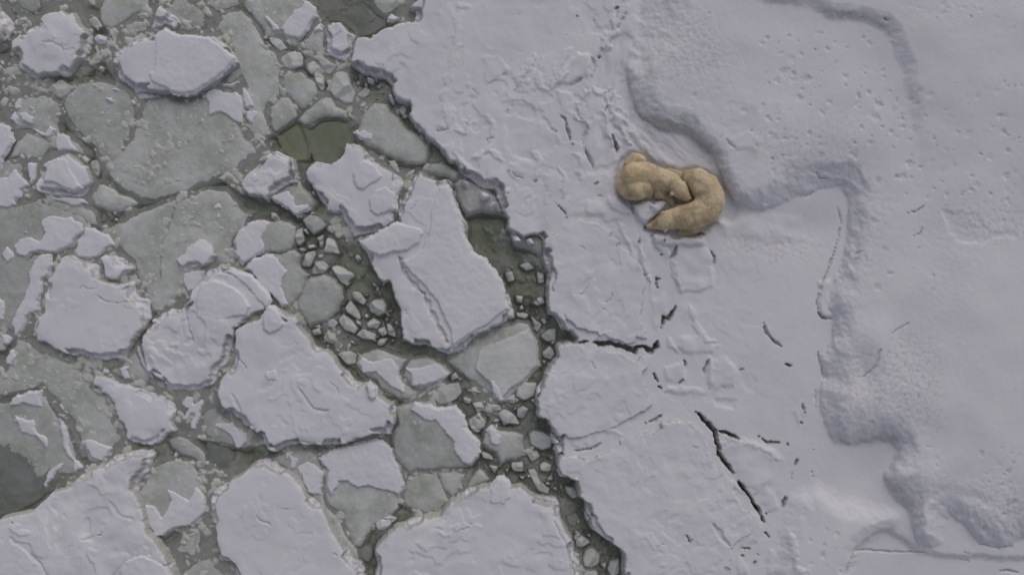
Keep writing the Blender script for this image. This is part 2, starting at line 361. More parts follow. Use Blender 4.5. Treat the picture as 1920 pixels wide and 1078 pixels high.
SF('crumpled snow floe of layered folds above the long triangular floe', 'X 258,650 265,620 285,605 300,585 315,575 335,578 348,560 355,540 372,525 385,502 410,495 440,500 465,515 490,545 505,560 500,585 475,590 468,598 440,620 435,650 430,665 425,680 410,700 400,725 375,735 352,738 328,735 315,736 300,720 275,700 262,675', 0.22, relief=1.8, blocks=[('X 362,560 374,532 395,522 425,530 455,548 470,575 462,595 430,600 410,612 385,612 365,595', 0.07), ('X 470,515 500,545 508,565 498,585 478,560 462,540 440,520 420,512 430,503', 0.03)], lines=[('X 340,545 350,600 362,640', 2.5, .03), ('X 330,560 338,600 345,630', 2, .02), ('G 1340,330 1380,360 1395,430', 2, .03)])
SF('white spearhead floe with a ragged edge, above the bottom left snow mass', 'G 645,700 690,660 800,680 860,720 950,735 1040,750 1100,790 1230,840 1270,880 1270,930 1250,1000 1270,1060 J 1270,50 1200,80 1150,130 1080,150 950,145 890,100 890,30 880,0 G 840,1010 800,900 770,830 720,790 650,750', 0.14, rough=7)
SF('large snow mass with fluted folds filling the bottom left corner', 'J -140,760 -60,700 0,655 90,640 180,620 260,560 310,520 340,480 400,455 460,450 540,380 650,300 720,285 800,210 930,180 1080,180 1100,210 1060,330 990,430 980,500 1040,640 1060,740 1120,830 1200,940 1260,1040 1320,1180 1340,1300 600,1330 -140,1330', 0.32, relief=1.7, blocks=[('J -100,830 60,800 200,900 320,1060 420,1250 -100,1250', 0.05), ('J 850,1050 900,970 1010,930 1130,960 1230,1060 1300,1250 900,1250', 0.04)], lines=[('J 590,825 610,830 650,805 720,790 730,765', 2, .035), ('J 500,870 530,862', 2.5, .03), ('J 985,440 985,510 1040,610 1050,650', 1.8, .04), ('J 1085,215 1050,270 1020,350', 1.5, .025), ('J 230,920 300,1000 350,1078', 4, .04), ('J 780,540 860,640 960,680', 5, .025)])
SF('notched snow floe leaning on the long floe, left of the olive pool', 'E 645,190 670,150 720,105 780,110 850,135 890,100 930,20 940,-20 B 970,1025 1040,1020 1090,1060 E 1110,40 1140,80 1200,140 1350,235 1390,290 1370,340 1350,380 1310,380 1320,460 1320,560 1250,610 1160,640 1040,670 1000,690 970,620 900,500 820,500 760,420 720,340 660,260', 0.26, relief=0.7, blocks=[('E 1000,200 1040,130 1090,110 1180,160 1230,240 1170,290 1070,350 1030,330 1010,270', 0.06), ('E 1130,480 1110,400 1160,330 1240,300 1320,350 1330,480 1250,500 1180,530', 0.055)], lines=[('E 1030,650 1080,630 1140,640', 2, .03)])
SF('long snow floe with a broken groove down its middle, in the centre of the pack', 'E 1350,390 1380,310 1440,220 1480,175 1540,220 F 60,245 150,240 185,260 210,380 250,480 290,560 300,600 290,700 350,770 420,830 500,900 560,1000 590,1078 I 590,60 620,150 640,250 530,320 400,380 330,430 260,500 150,540 100,520 0,470 H 1480,470 1350,430 1340,330 1330,200 1280,80 1250,0 E 1200,1020 1100,850 1070,760 1050,710 1100,670 1180,640 1250,610 1320,560 1320,420 1320,360', 0.34, relief=0.9, blocks=[('E 1070,740 1060,700 1130,660 1250,600 1330,560 1500,600 1530,640 1490,730 1400,780 1300,790 1200,820 1130,780', 0.07), ('X 752,490 790,466 802,440 805,400 820,350 842,345 850,375 862,405 872,440 885,470 910,485 930,510 945,545 955,580 925,605 890,625 868,640 845,655 842,620 820,570 800,545 785,530 770,515', 0.06)], lines=[('X 748,482 757,508 775,535 795,552 812,590 838,640', 6, .09), ('E 1420,480 1450,450 1465,415', 2, .03)])
SF('big triangular snow floe with a slit in its middle, bottom centre left', 'H 130,450 135,370 165,310 240,270 300,250 340,230 370,150 430,150 470,190 520,220 590,225 630,260 630,310 700,400 780,480 800,465 870,530 940,620 1010,690 1070,720 1130,715 1180,760 1190,800 1260,850 1300,850 1320,920 1310,1000 K 1300,20 1280,80 1150,80 1050,120 950,150 780,160 620,160 540,170 440,215 400,200 350,160 320,80 230,30 190,0 H 180,1010 100,960 10,850 10,790 30,690 100,610 130,520', 0.34, relief=0.9, blocks=[('H 345,340 340,230 390,160 440,170 480,220 520,300 480,350 390,375', 0.075), ('H 1090,740 1130,715 1175,760 1180,830 1140,855 1100,820', 0.10), ('H 360,680 380,630 450,620 475,660 450,710 380,720', 0.03)], lines=[('H 610,750 650,810 700,890 740,915 830,928', 2.6, .05), ('H 830,715 880,750 905,800', 2, .035), ('H 165,520 200,570 235,610 225,650', 2, .035), ('H 130,800 180,900 230,990 300,1060', 4, .03), ('K 530,108 700,125 800,130 930,115', 1.8, .045), ('H 580,420 600,450 590,490', 3, .02)])
SF('broad flat snow floe with faint scuffs, along the bottom left of centre', 'K 0,460 80,410 200,330 300,250 370,240 470,290 550,330 620,400 680,500 750,560 830,650 870,750 950,880 1000,960 1060,1000 1100,1130 1130,1300 200,1300 130,1120 120,1030 40,990 10,880 0,780 -30,700 -50,600 -40,500', 0.3, relief=0.6, lines=[('K 310,650 340,685 390,700 410,710', 3, .04), ('K 340,500 350,560', 2.5, .02), ('K 500,600 530,600', 2.5, .025), ('K 870,920 885,935', 3, .04)])
SF('huge domed snow floe at the bottom centre beside the dark channel', 'K 1540,660 L 20,660 90,620 170,550 290,460 400,440 480,410 510,370 560,365 600,400 600,430 690,435 760,480 830,510 940,540 980,620 1000,700 1060,810 1080,900 1110,1000 1130,1130 1150,1300 K 1080,1300 1130,1130 1150,1040 1150,920 1200,820 1290,740 1400,680', 0.38, relief=1.2, blocks=[('L 440,570 450,450 510,380 560,370 595,420 620,520 560,580', 0.05)], lines=[('L 730,500 770,560 850,560', 2, .03), ('L 920,690 1000,850 1030,950 1040,1078', 2, .04), ('K 1470,870 1490,895 1515,885', 2.5, .03), ('L 230,755 290,740 320,710', 4, .04), ('L 60,740 110,745', 3, .03)])
SF('small snow cap stuck to the tip of the snowfield at the top', 'X 765,8 785,-12 848,-14 847,8 838,18 826,26 800,22 775,22 762,15', 0.30, relief=0.5)

# ---- bare grey floes, some carrying patches of snow
BF('smooth grey floe at the top edge left of the small white wedge', 'A 740,-30 1090,-30 1085,60 960,110 880,170 800,225 740,190 700,120 715,50')
BF('grey floe curving round the right side of the small white wedge', 'A 1130,10 1300,-40 1430,20 1500,90 1505,230 1400,250 1290,240 1200,230 1090,225 1090,100', -0.01)
BF('olive grey ice at the top left edge, above the rounded snow floe', 'A 320,-20 540,-30 580,60 585,160 620,200 500,120 430,90 340,100 290,60', -0.03)
BF('broken grey floe in the top left corner', 'A 90,-20 160,-30 290,-30 290,60 230,95 150,70', 0.03)
BF('grey floe behind the corner snow at the left edge', 'A -120,-60 40,-30 90,60 110,170 90,260 40,330 -120,420', -0.02)
BF('thin grey ice under the top edge, right of the curved grey floe', 'B -60,-30 190,-30 205,50 90,90 30,110 -60,60', 0.0)
BF('grey floe with a torn white snow crust on its right corner, at the top', 'B 215,50 215,-30 650,-30 740,80 750,120 690,200 640,270 600,350 540,340 500,270 380,250 330,190 260,90', 0.03, patches=['B 480,220 540,130 560,60 620,50 650,0 700,20 745,90 740,120 690,190 640,260 600,275 520,260', 'B 360,115 390,105 430,150 465,215 430,225 390,160'])
BF('long dull grey floe running down the right side of the wide smooth floe', 'B 10,210 60,120 100,90 200,65 240,90 300,160 350,230 390,330 460,380 480,480 480,640 480,700 400,740 370,800 400,900 450,970 300,1030 240,900 230,620 200,560 150,600 60,620 100,500 160,460 110,300 80,270', 0.01)
BF('small grey wedge with a white tip beside the upright snow block', 'B 620,350 660,280 750,165 780,160 795,240 800,380 740,385 650,370', 0.04, patches=['B 710,230 760,165 775,230'])
BF('pale grey round floe below the swirled chunk', 'B 490,520 640,510 680,560 740,600 760,680 720,740 630,800 600,760 540,690 490,670 490,600', 0.03)
BF('pale grey floe left of the olive pools', 'B 400,780 480,700 540,690 590,760 615,830 560,880 510,920 450,960 410,930 400,860', 0.03)
BF('frosted crescent of grey ice along the top of the olive pool', 'B 610,860 660,800 720,750 800,690 850,700 880,760 970,790 960,850 920,850 860,840 760,860 700,900 650,905', 0.045)
BF('drowned olive floe in the pool above the notched snow floe', 'B 660,900 760,840 900,830 1000,860 1030,940 990,1030 E 950,0 900,110 830,150 760,130 720,60 B 710,1020', -0.10, mat=M_OLIVE)
BF('drowned narrow olive floe between the grey floe and the pool', 'B 460,970 520,900 600,880 650,930 680,1010 700,1090 E 680,100 640,110 560,70 520,30', -0.11, mat=M_OLIVE)
BF('sunken olive grey floe under the top edge left of the snowfield tip', 'B 710,30 750,-40 930,-40 970,40 1080,10 1120,20 1140,80 1230,140 1230,180 1130,240 1040,240 990,190 940,150 860,140 760,130 740,80', -0.07)
BF('grey floe at the top edge against the snowfield tip', 'B 1130,-40 1360,-40 1370,30 1330,90 1250,130 1180,90 1130,40', 0.0)
BF('smooth grey slab lying in the dark gap beside the snowfield', 'X 665,254 675,228 680,213 699,192 725,196 745,218 764,239 790,257 803,272 803,290 797,305 780,309 760,308 737,296 706,280 690,275', 0.09, patches=['B 1020,970 1070,930 1170,960 1150,1020 1080,1000'], ph=0.015)
BF('left half of the widest grey floe, below the rounded snow floe', 'X 113,195 120,170 145,152 190,150 215,153 240,170 254,195 256,215 248,245 238,275 225,320 195,310 185,290 160,262 135,245 118,222', 0.0, patches=['A 740,695 800,695 835,735 790,745', 'A 790,640 850,630 845,665 800,665'])
BF('widest smooth grey floe, its lower edge on the dark crack', 'X 258,205 270,190 300,180 350,186 400,170 455,235 490,288 455,310 440,330 400,340 340,362 290,377 262,378 225,355 198,325 192,300 230,280 245,255', 0.0, patches=['X 374,178 400,163 418,171 440,172 455,182 456,205 457,234 440,226 415,213 393,218 388,190', 'B 200,620 240,630 270,700 310,780 230,785 215,700', 'B 230,800 320,800 320,840 290,890 250,895 225,850', 'A 1400,800 1420,800 1410,850', 'A 1430,880 1460,850 1470,880 1440,910', 'B 50,610 110,590 195,580 150,620 70,635'], lines=[('B 0,610 60,655 150,660 210,700 215,790 230,880 250,960 290,1010', 2, .10)])
BF('grey floe dotted with snow crumbs near the left edge, above the snow triangle', 'A 60,850 95,790 130,700 230,680 340,690 420,740 440,800 430,900 440,960 380,1000 320,980 210,940 100,940', 0.01, patches=['A 130,810 200,800 255,850 230,890 150,880', 'A 160,880 240,930 320,950 350,900 400,930 395,980 330,990 220,940', 'A 90,750 150,700 155,790 110,800', 'A 55,850 100,800 130,850 125,910 80,880', 'A 190,770 240,770 245,800 200,795'])
BF('dim grey floe at the left edge above the row of snow patches', 'A -120,420 40,400 80,480 60,560 100,620 130,690 90,760 50,850 -20,870 -120,860', -0.03, patches=['A -40,430 10,440 25,480 0,475', 'A 65,530 95,540 105,590 85,590'])
BF('snow crusted floe cut by the left edge, midway up the upper half', 'X -40,228 2,228 15,235 21,247 24,262 15,278 4,300 4,325 -40,330', 0.05, patches=['X -35,232 2,230 14,237 20,250 22,262 12,280 2,296 0,318 -35,324'])
BF('grey floe under the snow triangle, right above the brain-like floe', 'X 26,262 50,245 85,255 101,258 125,250 150,262 165,283 168,293 155,300 140,290 120,284 103,287 85,299 70,303 50,303 40,293 22,300 12,300', 0.0, patches=['A 400,980 450,970 500,990 D 520,0 570,45 500,50 420,50 395,40'])
BF('grey floe below the brain-like floe with a thin white lip', 'D 240,390 300,375 560,380 640,440 700,490 720,600 640,600 560,540 430,500 330,450', 0.0, patches=['D 350,385 580,380 630,440 520,450 450,430'])
BF('floe at the left edge half buried in ragged snow, left of the brain-like floe', 'D -120,120 80,100 190,130 185,200 220,300 200,360 160,420 60,540 -120,560', 0.0, patches=['D -100,250 0,230 60,230 100,180 130,190 160,240 210,300 150,330 160,380 110,400 100,450 40,470 -100,460', 'D 190,135 260,130 260,190 235,290 205,300 200,220'])
BF('lumpy pale grey floe tucked against the bend of the dark crack', 'D 650,400 700,290 770,290 850,350 940,380 990,430 900,480 820,500 750,480 690,460', 0.05)
BF('wide thin grey floe with a hairline crack, below the widest grey floe', 'X 190,425 232,413 262,395 300,380 350,367 392,352 425,354 440,372 455,392 470,400 460,425 437,450 430,475 440,500 405,495 385,502 370,510 350,545 335,560 305,585 285,585 275,560 270,545 255,520 250,490 235,480 222,465 205,450 180,440', 0.01, patches=['E 0,440 40,430 65,465 20,490 -20,480', 'E 15,510 50,500 55,540 20,545', 'D 975,790 1040,820 1000,825', 'E 35,600 65,595 65,615 40,620', 'E 0,710 20,720 15,750 0,760', 'D 600,590 650,610 720,640 780,650 810,710 850,730 770,760 700,810 640,840 560,810 540,770 550,700 600,650', 'D 1330,930 1470,905 1440,1000 1400,1060 1360,1078 1310,1000', 'D 1205,1020 1235,1020 1220,1035'], lines=[('D 1260,450 1230,560 1200,640 1175,700 1165,800 1150,900 1160,1000', 1.2, .04)])
BF('grey floe on the left edge carrying a tongue of ragged snow and torn crust', 'X -40,395 30,385 70,375 110,388 150,403 172,425 160,450 140,465 100,480 80,520 73,570 60,600 45,625 15,620 -40,610', 0.02, patches=['D 80,740 150,680 220,660 270,700 310,650 300,600 280,560 350,520 430,515 500,520 600,580 600,640 540,670 500,720 460,760 380,790 250,780 190,820 120,800', 'D 190,920 230,860 280,790 360,800 370,850 350,940 310,980 290,1078 G 280,100 270,200 200,260 160,340 100,380 70,290 110,200 160,120 180,60 D 170,1070 220,980', 'D 0,790 40,730 100,790 105,820 60,870 20,830', 'G -40,110 20,120 50,190 20,270 -40,290', 'D 145,620 175,615 185,640 160,655'], lines=[('D 190,850 240,800 380,790 460,760 540,680 600,640', 2, .08)])
BF('grey floe stretching from the left edge to the white spearhead floe', 'X -40,700 8,690 12,665 30,632 60,640 100,665 135,680 165,702 175,725 200,740 215,790 235,820 215,840 205,850 180,870 165,866 155,845 130,790 105,755 85,735 78,726 40,738 0,746 -40,750', 0.0, patches=['G 30,540 60,490 100,480 115,540 80,600 40,580', 'J 605,100 640,100 760,140 815,170 730,250 690,250 610,180', 'G 75,645 130,645 115,665 85,660'])
BF('olive tinged floe sloping into green water at the bottom left edge', 'G -120,870 60,835 180,790 290,775 320,820 400,930 470,1030 J 490,40 540,160 580,260 640,300 520,390 460,440 370,460 250,530 120,600 0,640 -120,700', -0.01, tilt=(0.0003, -0.00042), patches=['G 40,880 120,810 200,790 300,780 305,890 250,900 160,880 60,900', 'G 80,960 160,970 240,980 270,1078 J 330,80 350,180 310,150 250,80 150,50 100,-50', 'J 420,-60 470,10 500,120 530,250 600,290 580,320 530,350 510,260 440,150', 'J 310,440 340,340 430,260 470,270 400,340 330,465'])
BF('grey ice between the jagged snow floe and the crumpled floe, sprinkled with crumbs', 'G 730,610 850,590 900,540 990,430 1010,480 1040,570 1110,700 1200,810 1100,780 1040,745 950,730 870,715 800,670', -0.01, patches=['G 740,620 790,620 780,670 730,650', 'G 850,620 900,600 960,610 930,640 950,690 900,710 870,660', 'G 985,450 1010,460 1040,560 1100,690 1090,715 1040,650 1000,560'])
BF('grey floe with a white antler-shaped patch, right of the spearhead floe', 'G 1290,840 1360,800 1490,810 1520,880 1500,960 1440,1040 1400,1090 J 1380,30 1300,70 1280,20 G 1280,960', -0.02, patches=['G 1300,880 1340,820 1390,820 1400,870 1470,840 1475,880 1450,940 1440,1000 1410,1060 1360,1070 1350,1020 1390,950 1320,1000 1300,980 1360,910'])
BF('thin grey floe with snow streaks under the left flank of the triangular floe', 'X 370,775 395,760 405,755 440,790 455,805 480,835 460,845 430,838 400,830 380,815', 0.0, patches=['K 0,10 60,40 120,100 170,165 210,160 245,110 240,60 180,20 130,-30 20,-20'])
BF('rounded grey floe with a snow shawl, right of the bottom left snow mass', 'J 1080,300 1240,240 1340,250 1410,290 1470,400 1480,560 1480,620 1440,680 1300,740 1180,800 1100,780 1040,650 1030,560 990,490 1040,400', 0.02, patches=['J 1030,560 1100,580 1170,650 1200,580 1220,540 1190,440 1260,470 1370,530 1420,440 1470,500 1480,620 1430,680 1300,735 1180,790 1120,800 1050,680'])
BF('grey floe lying crosswise below the antler-shaped patch', 'J 1190,110 1280,70 1370,80 1400,110 1490,200 1500,280 1450,330 1400,250 1290,210 1230,170', 0.02)
BF('dim grey ice in the gap below the tip of the triangular floe', 'J 1500,130 K 0,140 80,150 130,220 100,320 0,380 J 1510,340 1500,240', -0.03)
BF('pair of grey humps below the shawled floe', 'J 1210,870 1300,780 1440,700 1490,760 1500,840 1460,960 1400,990 1330,960 1280,1010 1240,950', -0.02)
BF('smooth grey floe on the bottom edge between two snow masses', 'J 1300,1020 1500,920 K 0,930 60,1010 120,1060 130,1180 J 1310,1180', -0.01)
BF('oval floe white on the left and grey on the right, left of the brash', 'E 145,680 170,630 250,570 330,540 400,560 470,540 540,560 590,600 580,700 550,760 480,790 400,780 360,790 290,830 210,870 150,820 130,730', 0.08, patches=['E 150,690 180,630 250,580 330,545 400,570 390,620 350,680 370,760 290,825 210,865 155,800'], ph=0.03)
BF('leaning floe half white and half grey below the oval floe', 'E 220,885 370,785 480,790 570,755 640,800 620,880 690,940 640,1078 H 590,150 540,190 480,170 400,90 320,10 E 260,940', 0.09, patches=['E 225,885 280,830 370,790 430,805 480,850 540,920 500,960 490,1050 H 480,20 530,120 545,165 500,170 460,140 400,85 340,30 310,0 E 300,970'], ph=0.05)
BF('nearly round bare grey floe on the left side of the brash', 'H 595,130 640,20 E 650,1000 690,960 800,945 880,980 920,1040 H 920,50 930,120 900,200 860,240 820,280 730,300 690,315 640,270 600,200', 0.09)
BF('grey floe with a wavy snow cap against the knobbly white floe', 'E 410,385 480,330 560,295 640,300 700,350 735,420 700,480 590,515 540,480 480,440 420,410', 0.08, patches=['E 415,385 540,330 545,360 590,380 600,430 700,440 700,480 590,510 530,470 420,400'])
BF('thin grey floe below the pale crack with a white shard, bottom left of centre', 'K 380,240 560,175 710,165 760,260 800,320 790,450 810,570 900,640 950,760 1040,900 1060,1000 1000,960 880,780 800,640 700,510 620,400 550,330', 0.02, patches=['K 600,310 660,265 730,270 795,330 780,420 790,510 730,510 680,490 630,380', 'K 540,210 620,220 600,300 560,310', 'K 520,200 560,190 545,260 515,250'])
BF('grey triangle floe with a lacy white upper edge, beside the broad flat floe', 'K 765,250 830,180 940,160 1040,120 1150,95 1240,120 1300,200 1340,290 1370,400 1350,520 1330,600 1260,680 1160,720 1120,790 1060,880 1020,880 950,750 930,650 820,570 800,450 810,330', 0.05, patches=['K 765,245 840,180 1020,140 1150,95 1230,120 1280,160 1290,230 1350,310 1380,420 1340,515 1200,460 1100,440 1020,460 960,400 900,410 870,510 810,440 820,320'], ph=0.06)
BF('grey block with a white corner, right of the triangular snow floe', 'H 1330,900 1440,860 1540,870 I 80,905 210,880 270,940 290,1020 L 290,30 370,90 390,150 380,240 320,300 180,320 60,325 K 1480,330 1400,360 1340,280 1290,180 1290,80 1320,0 H 1320,950', 0.12, patches=['H 1420,920 1460,865 1540,880 I 80,905 210,885 270,950 285,1040 L 280,20 380,110 390,200 330,270 250,270 200,180 180,100 90,20 I 60,1000 H 1530,1000'], ph=0.04)
BF('rounded grey ice bulge below the white-cornered block', 'K 1380,400 1480,340 1530,335 L 60,345 120,430 170,540 100,600 30,640 K 1400,600 1360,560', 0.03)
BF('grey wedge between two rounded bulges above the huge domed floe', 'L 65,340 110,320 200,330 290,350 250,440 180,540 120,460', 0.05)
BF('small grey wedge with a bright ridge on the rim of the domed floe', 'L 250,500 320,370 370,310 420,340 450,400 400,430 300,455', 0.05)
BF('pale grey floe with a smooth slab on top, right of the long floe', 'I 150,560 250,490 330,430 500,340 640,280 740,290 770,340 810,430 820,600 740,690 690,720 640,790 590,850 520,865 450,800 330,720 260,660 190,620', 0.03, pale=['I 345,560 370,490 470,430 740,330 790,430 820,600 700,720 620,770 540,860 480,830 460,740 340,620'], patches=['I 450,700 500,690 540,780 570,850 520,855 470,800'], ph=0.085)
BF('grey floe with a white arched crust, below the brash', 'H 1040,530 1180,470 1300,520 1400,560 1350,640 1380,720 1480,790 1430,850 1340,850 1200,760 1170,700 1100,680 1040,620', 0.05, patches=['H 1040,580 1060,540 1170,560 1270,540 1310,560 1340,640 1340,700 1390,780 1370,800 1290,760 1210,700 1170,650 1080,640'])
BF('snow topped oval floe between the arched crust and the pale slab', 'H 1380,600 1420,550 1540,540 I 50,560 130,590 180,650 90,710 20,760 H 1500,780 1420,740 1370,680', 0.08, patches=['H 1390,620 1540,610 I 60,570 165,650 80,705 0,750 H 1440,740'])
BF('grey floe with a white flaky corner, in the channel above the domed floe', 'L 420,30 480,5 530,30 700,60 720,200 650,240 580,250 530,280 500,200 400,130', 0.05, patches=['L 430,50 480,10 530,60 530,150 470,130'])
BF('shadowy grey ledge at the foot of the snowfield, above the olive channel', 'F 190,290 230,240 330,270 430,310 510,380 540,440 570,530 480,500 400,500 280,515 250,470 210,380', 0.12, relief=2)
BF('grey stepped ledge at the foot of the uppermost shelf slab', 'F 590,630 680,670 800,650 850,700 850,830 740,770 640,730', 0.10, relief=2)
BF('light grey fragment wedged between the long floe and the snowfield', 'F 20,140 100,130 190,170 240,210 230,260 180,270 130,230 20,215 0,200', 0.12)

# ---- single chunks of ice
for s, lb, h, wh in [
    ('A 655,270 690,240 770,260 760,300 700,330', 'tiny white capped chunk right of the rounded snow floe', .10, True),
    ('A 330,610 420,550 520,620 500,670 430,725 370,690 325,640', 'angular grey chunk just below the rounded snow floe', .12, False),
    ('A 625,130 680,110 740,190 690,220 640,180', 'blunt grey chunk at the shoulder of the rounded snow floe', .08, False),
    ('A 975,100 1085,60 1070,140 1000,140', 'small grey chunk left of the white wedge', .06, False),
    ('A 900,190 960,150 1060,150 1060,225 960,240 900,225', 'flat grey chunk above the wide smooth floe', .05, False),
    ('A 120,130 180,110 200,150 130,190', 'grey pebble of ice left above the rounded snow floe', .06, False),
    ('A 960,680 1000,665 1100,670 1130,695 1080,710 1000,725', 'white sliver hanging under the wide smooth floe', .10, True),
    ('A 920,740 950,700 985,740 960,770', 'tiny white chip below the wide smooth floe', .08, True),
    ('A 560,470 690,460 690,500 600,560 500,550', 'half sunken grey chunk right of the angular chunk', .03, False),
    ('B 390,260 480,270 520,320 540,350 480,380 440,350 400,310', 'grey chunk at the end of the thin crack, above the swirled chunk', .08, False),
    ('B 480,400 560,360 620,355 650,400 640,480 560,510 500,490 470,440', 'swirled round grey chunk below the torn white crust', .11, False),
    ('B 660,450 720,430 770,490 710,545 670,510', 'grey chunk with a bright ridge right of the swirled one', .11, False),
    ('B 720,385 800,410 900,470 860,530 820,550 760,470', 'bent grey chunk below the upright snow block', .09, False),
    ('B 710,550 760,515 800,550 800,640 780,670 740,620', 'narrow tooth-shaped chunk left of the fluted chunk', .12, False),
    ('B 830,570 870,510 930,495 980,520 990,600 1030,660 1000,750 930,750 850,690 820,650', 'large fluted grey chunk above the olive pool', .18, False),
    ('B 1030,680 1100,620 1140,650 1110,700 1050,710', 'dim chunk in the dark gap right of the fluted chunk', .06, False),
    ('B 1040,770 1080,720 1120,750 1060,820', 'small dim chunk above the smooth grey slab', .06, False),
    ('B 1030,530 1080,510 1110,550 1060,590', 'sunken chunk under the snowfield tip', .03, False),
    ('B 1340,760 1390,740 1400,800 1380,850 1330,800', 'grey chunk pinched against the snowfield rim', .08, False),
    ('B 1255,110 1280,85 1350,130 1290,170 1240,160', 'white knob by the snowfield tip at the top', .12, True),
    ('E 1250,120 1310,110 1340,180 1350,220 1290,190', 'dusky chunk in the dark gap above the notched floe', .07, False),
    ('E 1370,220 1440,170 1460,190 1420,250 1380,260', 'grey chunk at the upper tip of the long floe', .08, False),
    ('D 640,120 700,110 720,200 700,250 650,190', 'oval grey chunk right of the brain-like floe', .06, False),
    ('D 560,90 600,75 640,110 620,150', 'small frosted chunk above the oval one near the brain-like floe', .08, False),
    ('G 0,380 40,370 90,400 60,440 0,450', 'whitish chunk on the left edge beside the jagged snow floe', .08, True),
    ('G 1080,270 1120,250 1130,285 1090,310', 'tiny white chunk in the corner of the crumpled floe', .08, True),
    ('E 400,490 440,490 480,540 450,570 400,540', 'icy nodule on the shoulder of the oval two-tone floe', .17, False),
    ('K 1155,710 1200,680 1270,680 1280,730 1220,780 1170,760', 'white cube-like chunk left of the huge domed floe', .22, True),
    ('K 1040,900 1080,860 1140,860 1160,920 1130,990 1080,980', 'dark rounded chunk in the slot left of the domed floe', .02, False),
    ('K 1200,650 1270,640 1330,670 1290,720', 'grey fragment behind the cube-like chunk', .08, False),
    ('H 880,520 930,495 990,490 1040,520 1030,600 960,600 920,560', 'rough crumbly chunk at the corner of the arched crust floe', .10, False),
    ('L 730,60 770,25 850,50 925,80 900,170 830,190 740,150', 'square dull chunk beside the snowfield in the lower channel', .07, False),
    ('L 1120,970 1150,900 1210,880 1265,940 1250,1020 1190,1045 1130,1020', 'largest round chunk at the bottom of the dark channel', .15, False),
    ('L 1300,1050 1320,980 1400,960 1405,1080 1340,1100', 'grey chunk against the shelf at the bottom of the channel', .13, False),
    ('L 1070,830 1120,795 1190,850 1130,890 1080,880', 'small pale chunk above the largest round one at the bottom', .12, False),
    ('L 1130,1060 1230,1040 1260,1110 1240,1180 1120,1180', 'pale chunk cut by the bottom edge in the channel', .12, False),
    ('L 1000,640 1080,620 1110,670 1080,740 1020,720', 'sunken dark chunk beside the domed floe', .02, False),
    ('L 1000,440 1080,450 1090,530 1050,540 1000,480', 'pale chunk under the ragged shelf rim in the lower channel', .15, False),
    ('I 640,760 700,710 800,720 790,830 700,860 640,830', 'grey chunk below the pale slab floe', .10, False),
    ('I 650,910 700,890 745,920 700,990 650,970', 'small round chunk between pale slab floe and square dull chunk', .13, False),
    ('I 60,760 120,730 240,710 260,800 210,860 100,900 50,860', 'grey cracked chunk above the white-cornered block', .11, False),
    ('I 170,670 210,640 240,690 170,720', 'small triangular chunk left of the pale slab floe', .10, False),
    ('E 625,550 680,500 750,510 820,580 780,620 710,660 660,600', 'largest smooth chunk at the upper end of the brash', .14, False),
    ('E 585,620 640,600 660,700 610,740 580,700', 'tall narrow chunk stuck to the oval two-tone floe', .09, False),
    ('E 810,670 870,690 920,800 780,785', 'white triangular chunk in the upper brash', .15, False),
    ('E 620,870 660,780 730,765 740,800 690,890 640,890', 'slanting oval chunk above the round bare floe', .12, False),
    ('E 740,830 800,840 840,880 800,940 700,950 700,890', 'gem-shaped chunk touching the round bare floe', .13, False),
    ('E 840,890 880,860 1010,930 1020,960 950,1025 910,1010', 'long box-like chunk right of the gem-shaped one', .15, False),
    ('E 855,540 890,520 960,620 1000,700 900,680 880,600', 'submerged sliver alongside the notched snow floe', -.0, False),
    ('H 1100,170 1150,120 1220,115 1250,160 1240,230 1180,250 1120,220', 'round pale boulder of ice in the middle of the brash', .17, False),
    ('H 895,260 930,220 990,260 1040,330 1010,380 940,350 900,300', 'large tapering chunk in the lower brash', .15, False),
    ('H 940,180 980,120 1030,180 1065,250 1050,280 960,220', 'leaf-shaped chunk left of the round boulder', .13, False),
    ('H 780,400 820,350 880,370 900,430 840,450 800,430', 'blunt chunk nearest the edge of the triangular snow floe', .14, False),
    ('H 1015,380 1080,330 1180,370 1170,420 1060,410', 'flat two-humped chunk in the lower brash', .12, False)]:
    CH(lb, s, h, z0=(-0.06 if h < .035 else 0.0), group=None, white=wh)
for s in ['E 820,580 860,580 860,650 810,630', 'E 730,680 790,650 790,700 760,715', 'E 670,730 720,720 740,750 680,760', 'E 660,600 690,640 670,660 640,620',
          'H 990,70 1050,60 1110,130 1080,170 1000,110', 'H 820,270 860,250 900,290 870,330 810,320', 'H 700,340 760,320 780,370 710,380',
          'H 1095,290 1150,250 1210,290 1180,340 1110,330', 'H 1175,430 1200,400 1260,405 1220,460 1180,460', 'H 1240,300 1270,290 1310,350 1320,400 1250,370',
          'H 1180,340 1230,310 1260,370 1210,390', 'H 920,0 990,0 960,35', 'H 930,-40 970,-70 1000,-20', 'E 750,800 790,795 790,830 745,825', 'E 600,750 650,745 670,770 630,780']:
    CH('small pale lump of brash ice packed beside the round bare floe', s, .11, group='brash lumps left of the long floe')
for s in ['I 640,210 740,220 720,265 650,255', 'I 750,240 790,270 840,300 800,365 770,320', 'I 810,380 870,330 940,320 940,420 860,430', 'I 830,500 890,450 940,510 900,560 840,540',
          'I 830,560 870,560 850,600', 'F 660,880 730,840 780,900 720,920', 'F 790,920 850,930 850,1010 800,1010', 'I 790,110 840,100 860,150 800,170', 'I 820,260 860,250 870,300 840,300',
          'I 640,90 700,90 690,150 650,140', 'F 560,930 620,910 640,990 580,1000']:
    CH('small grey lump of brash ice between the long floe and the shelf slab', s, .07, group='brash lumps right of the long floe')
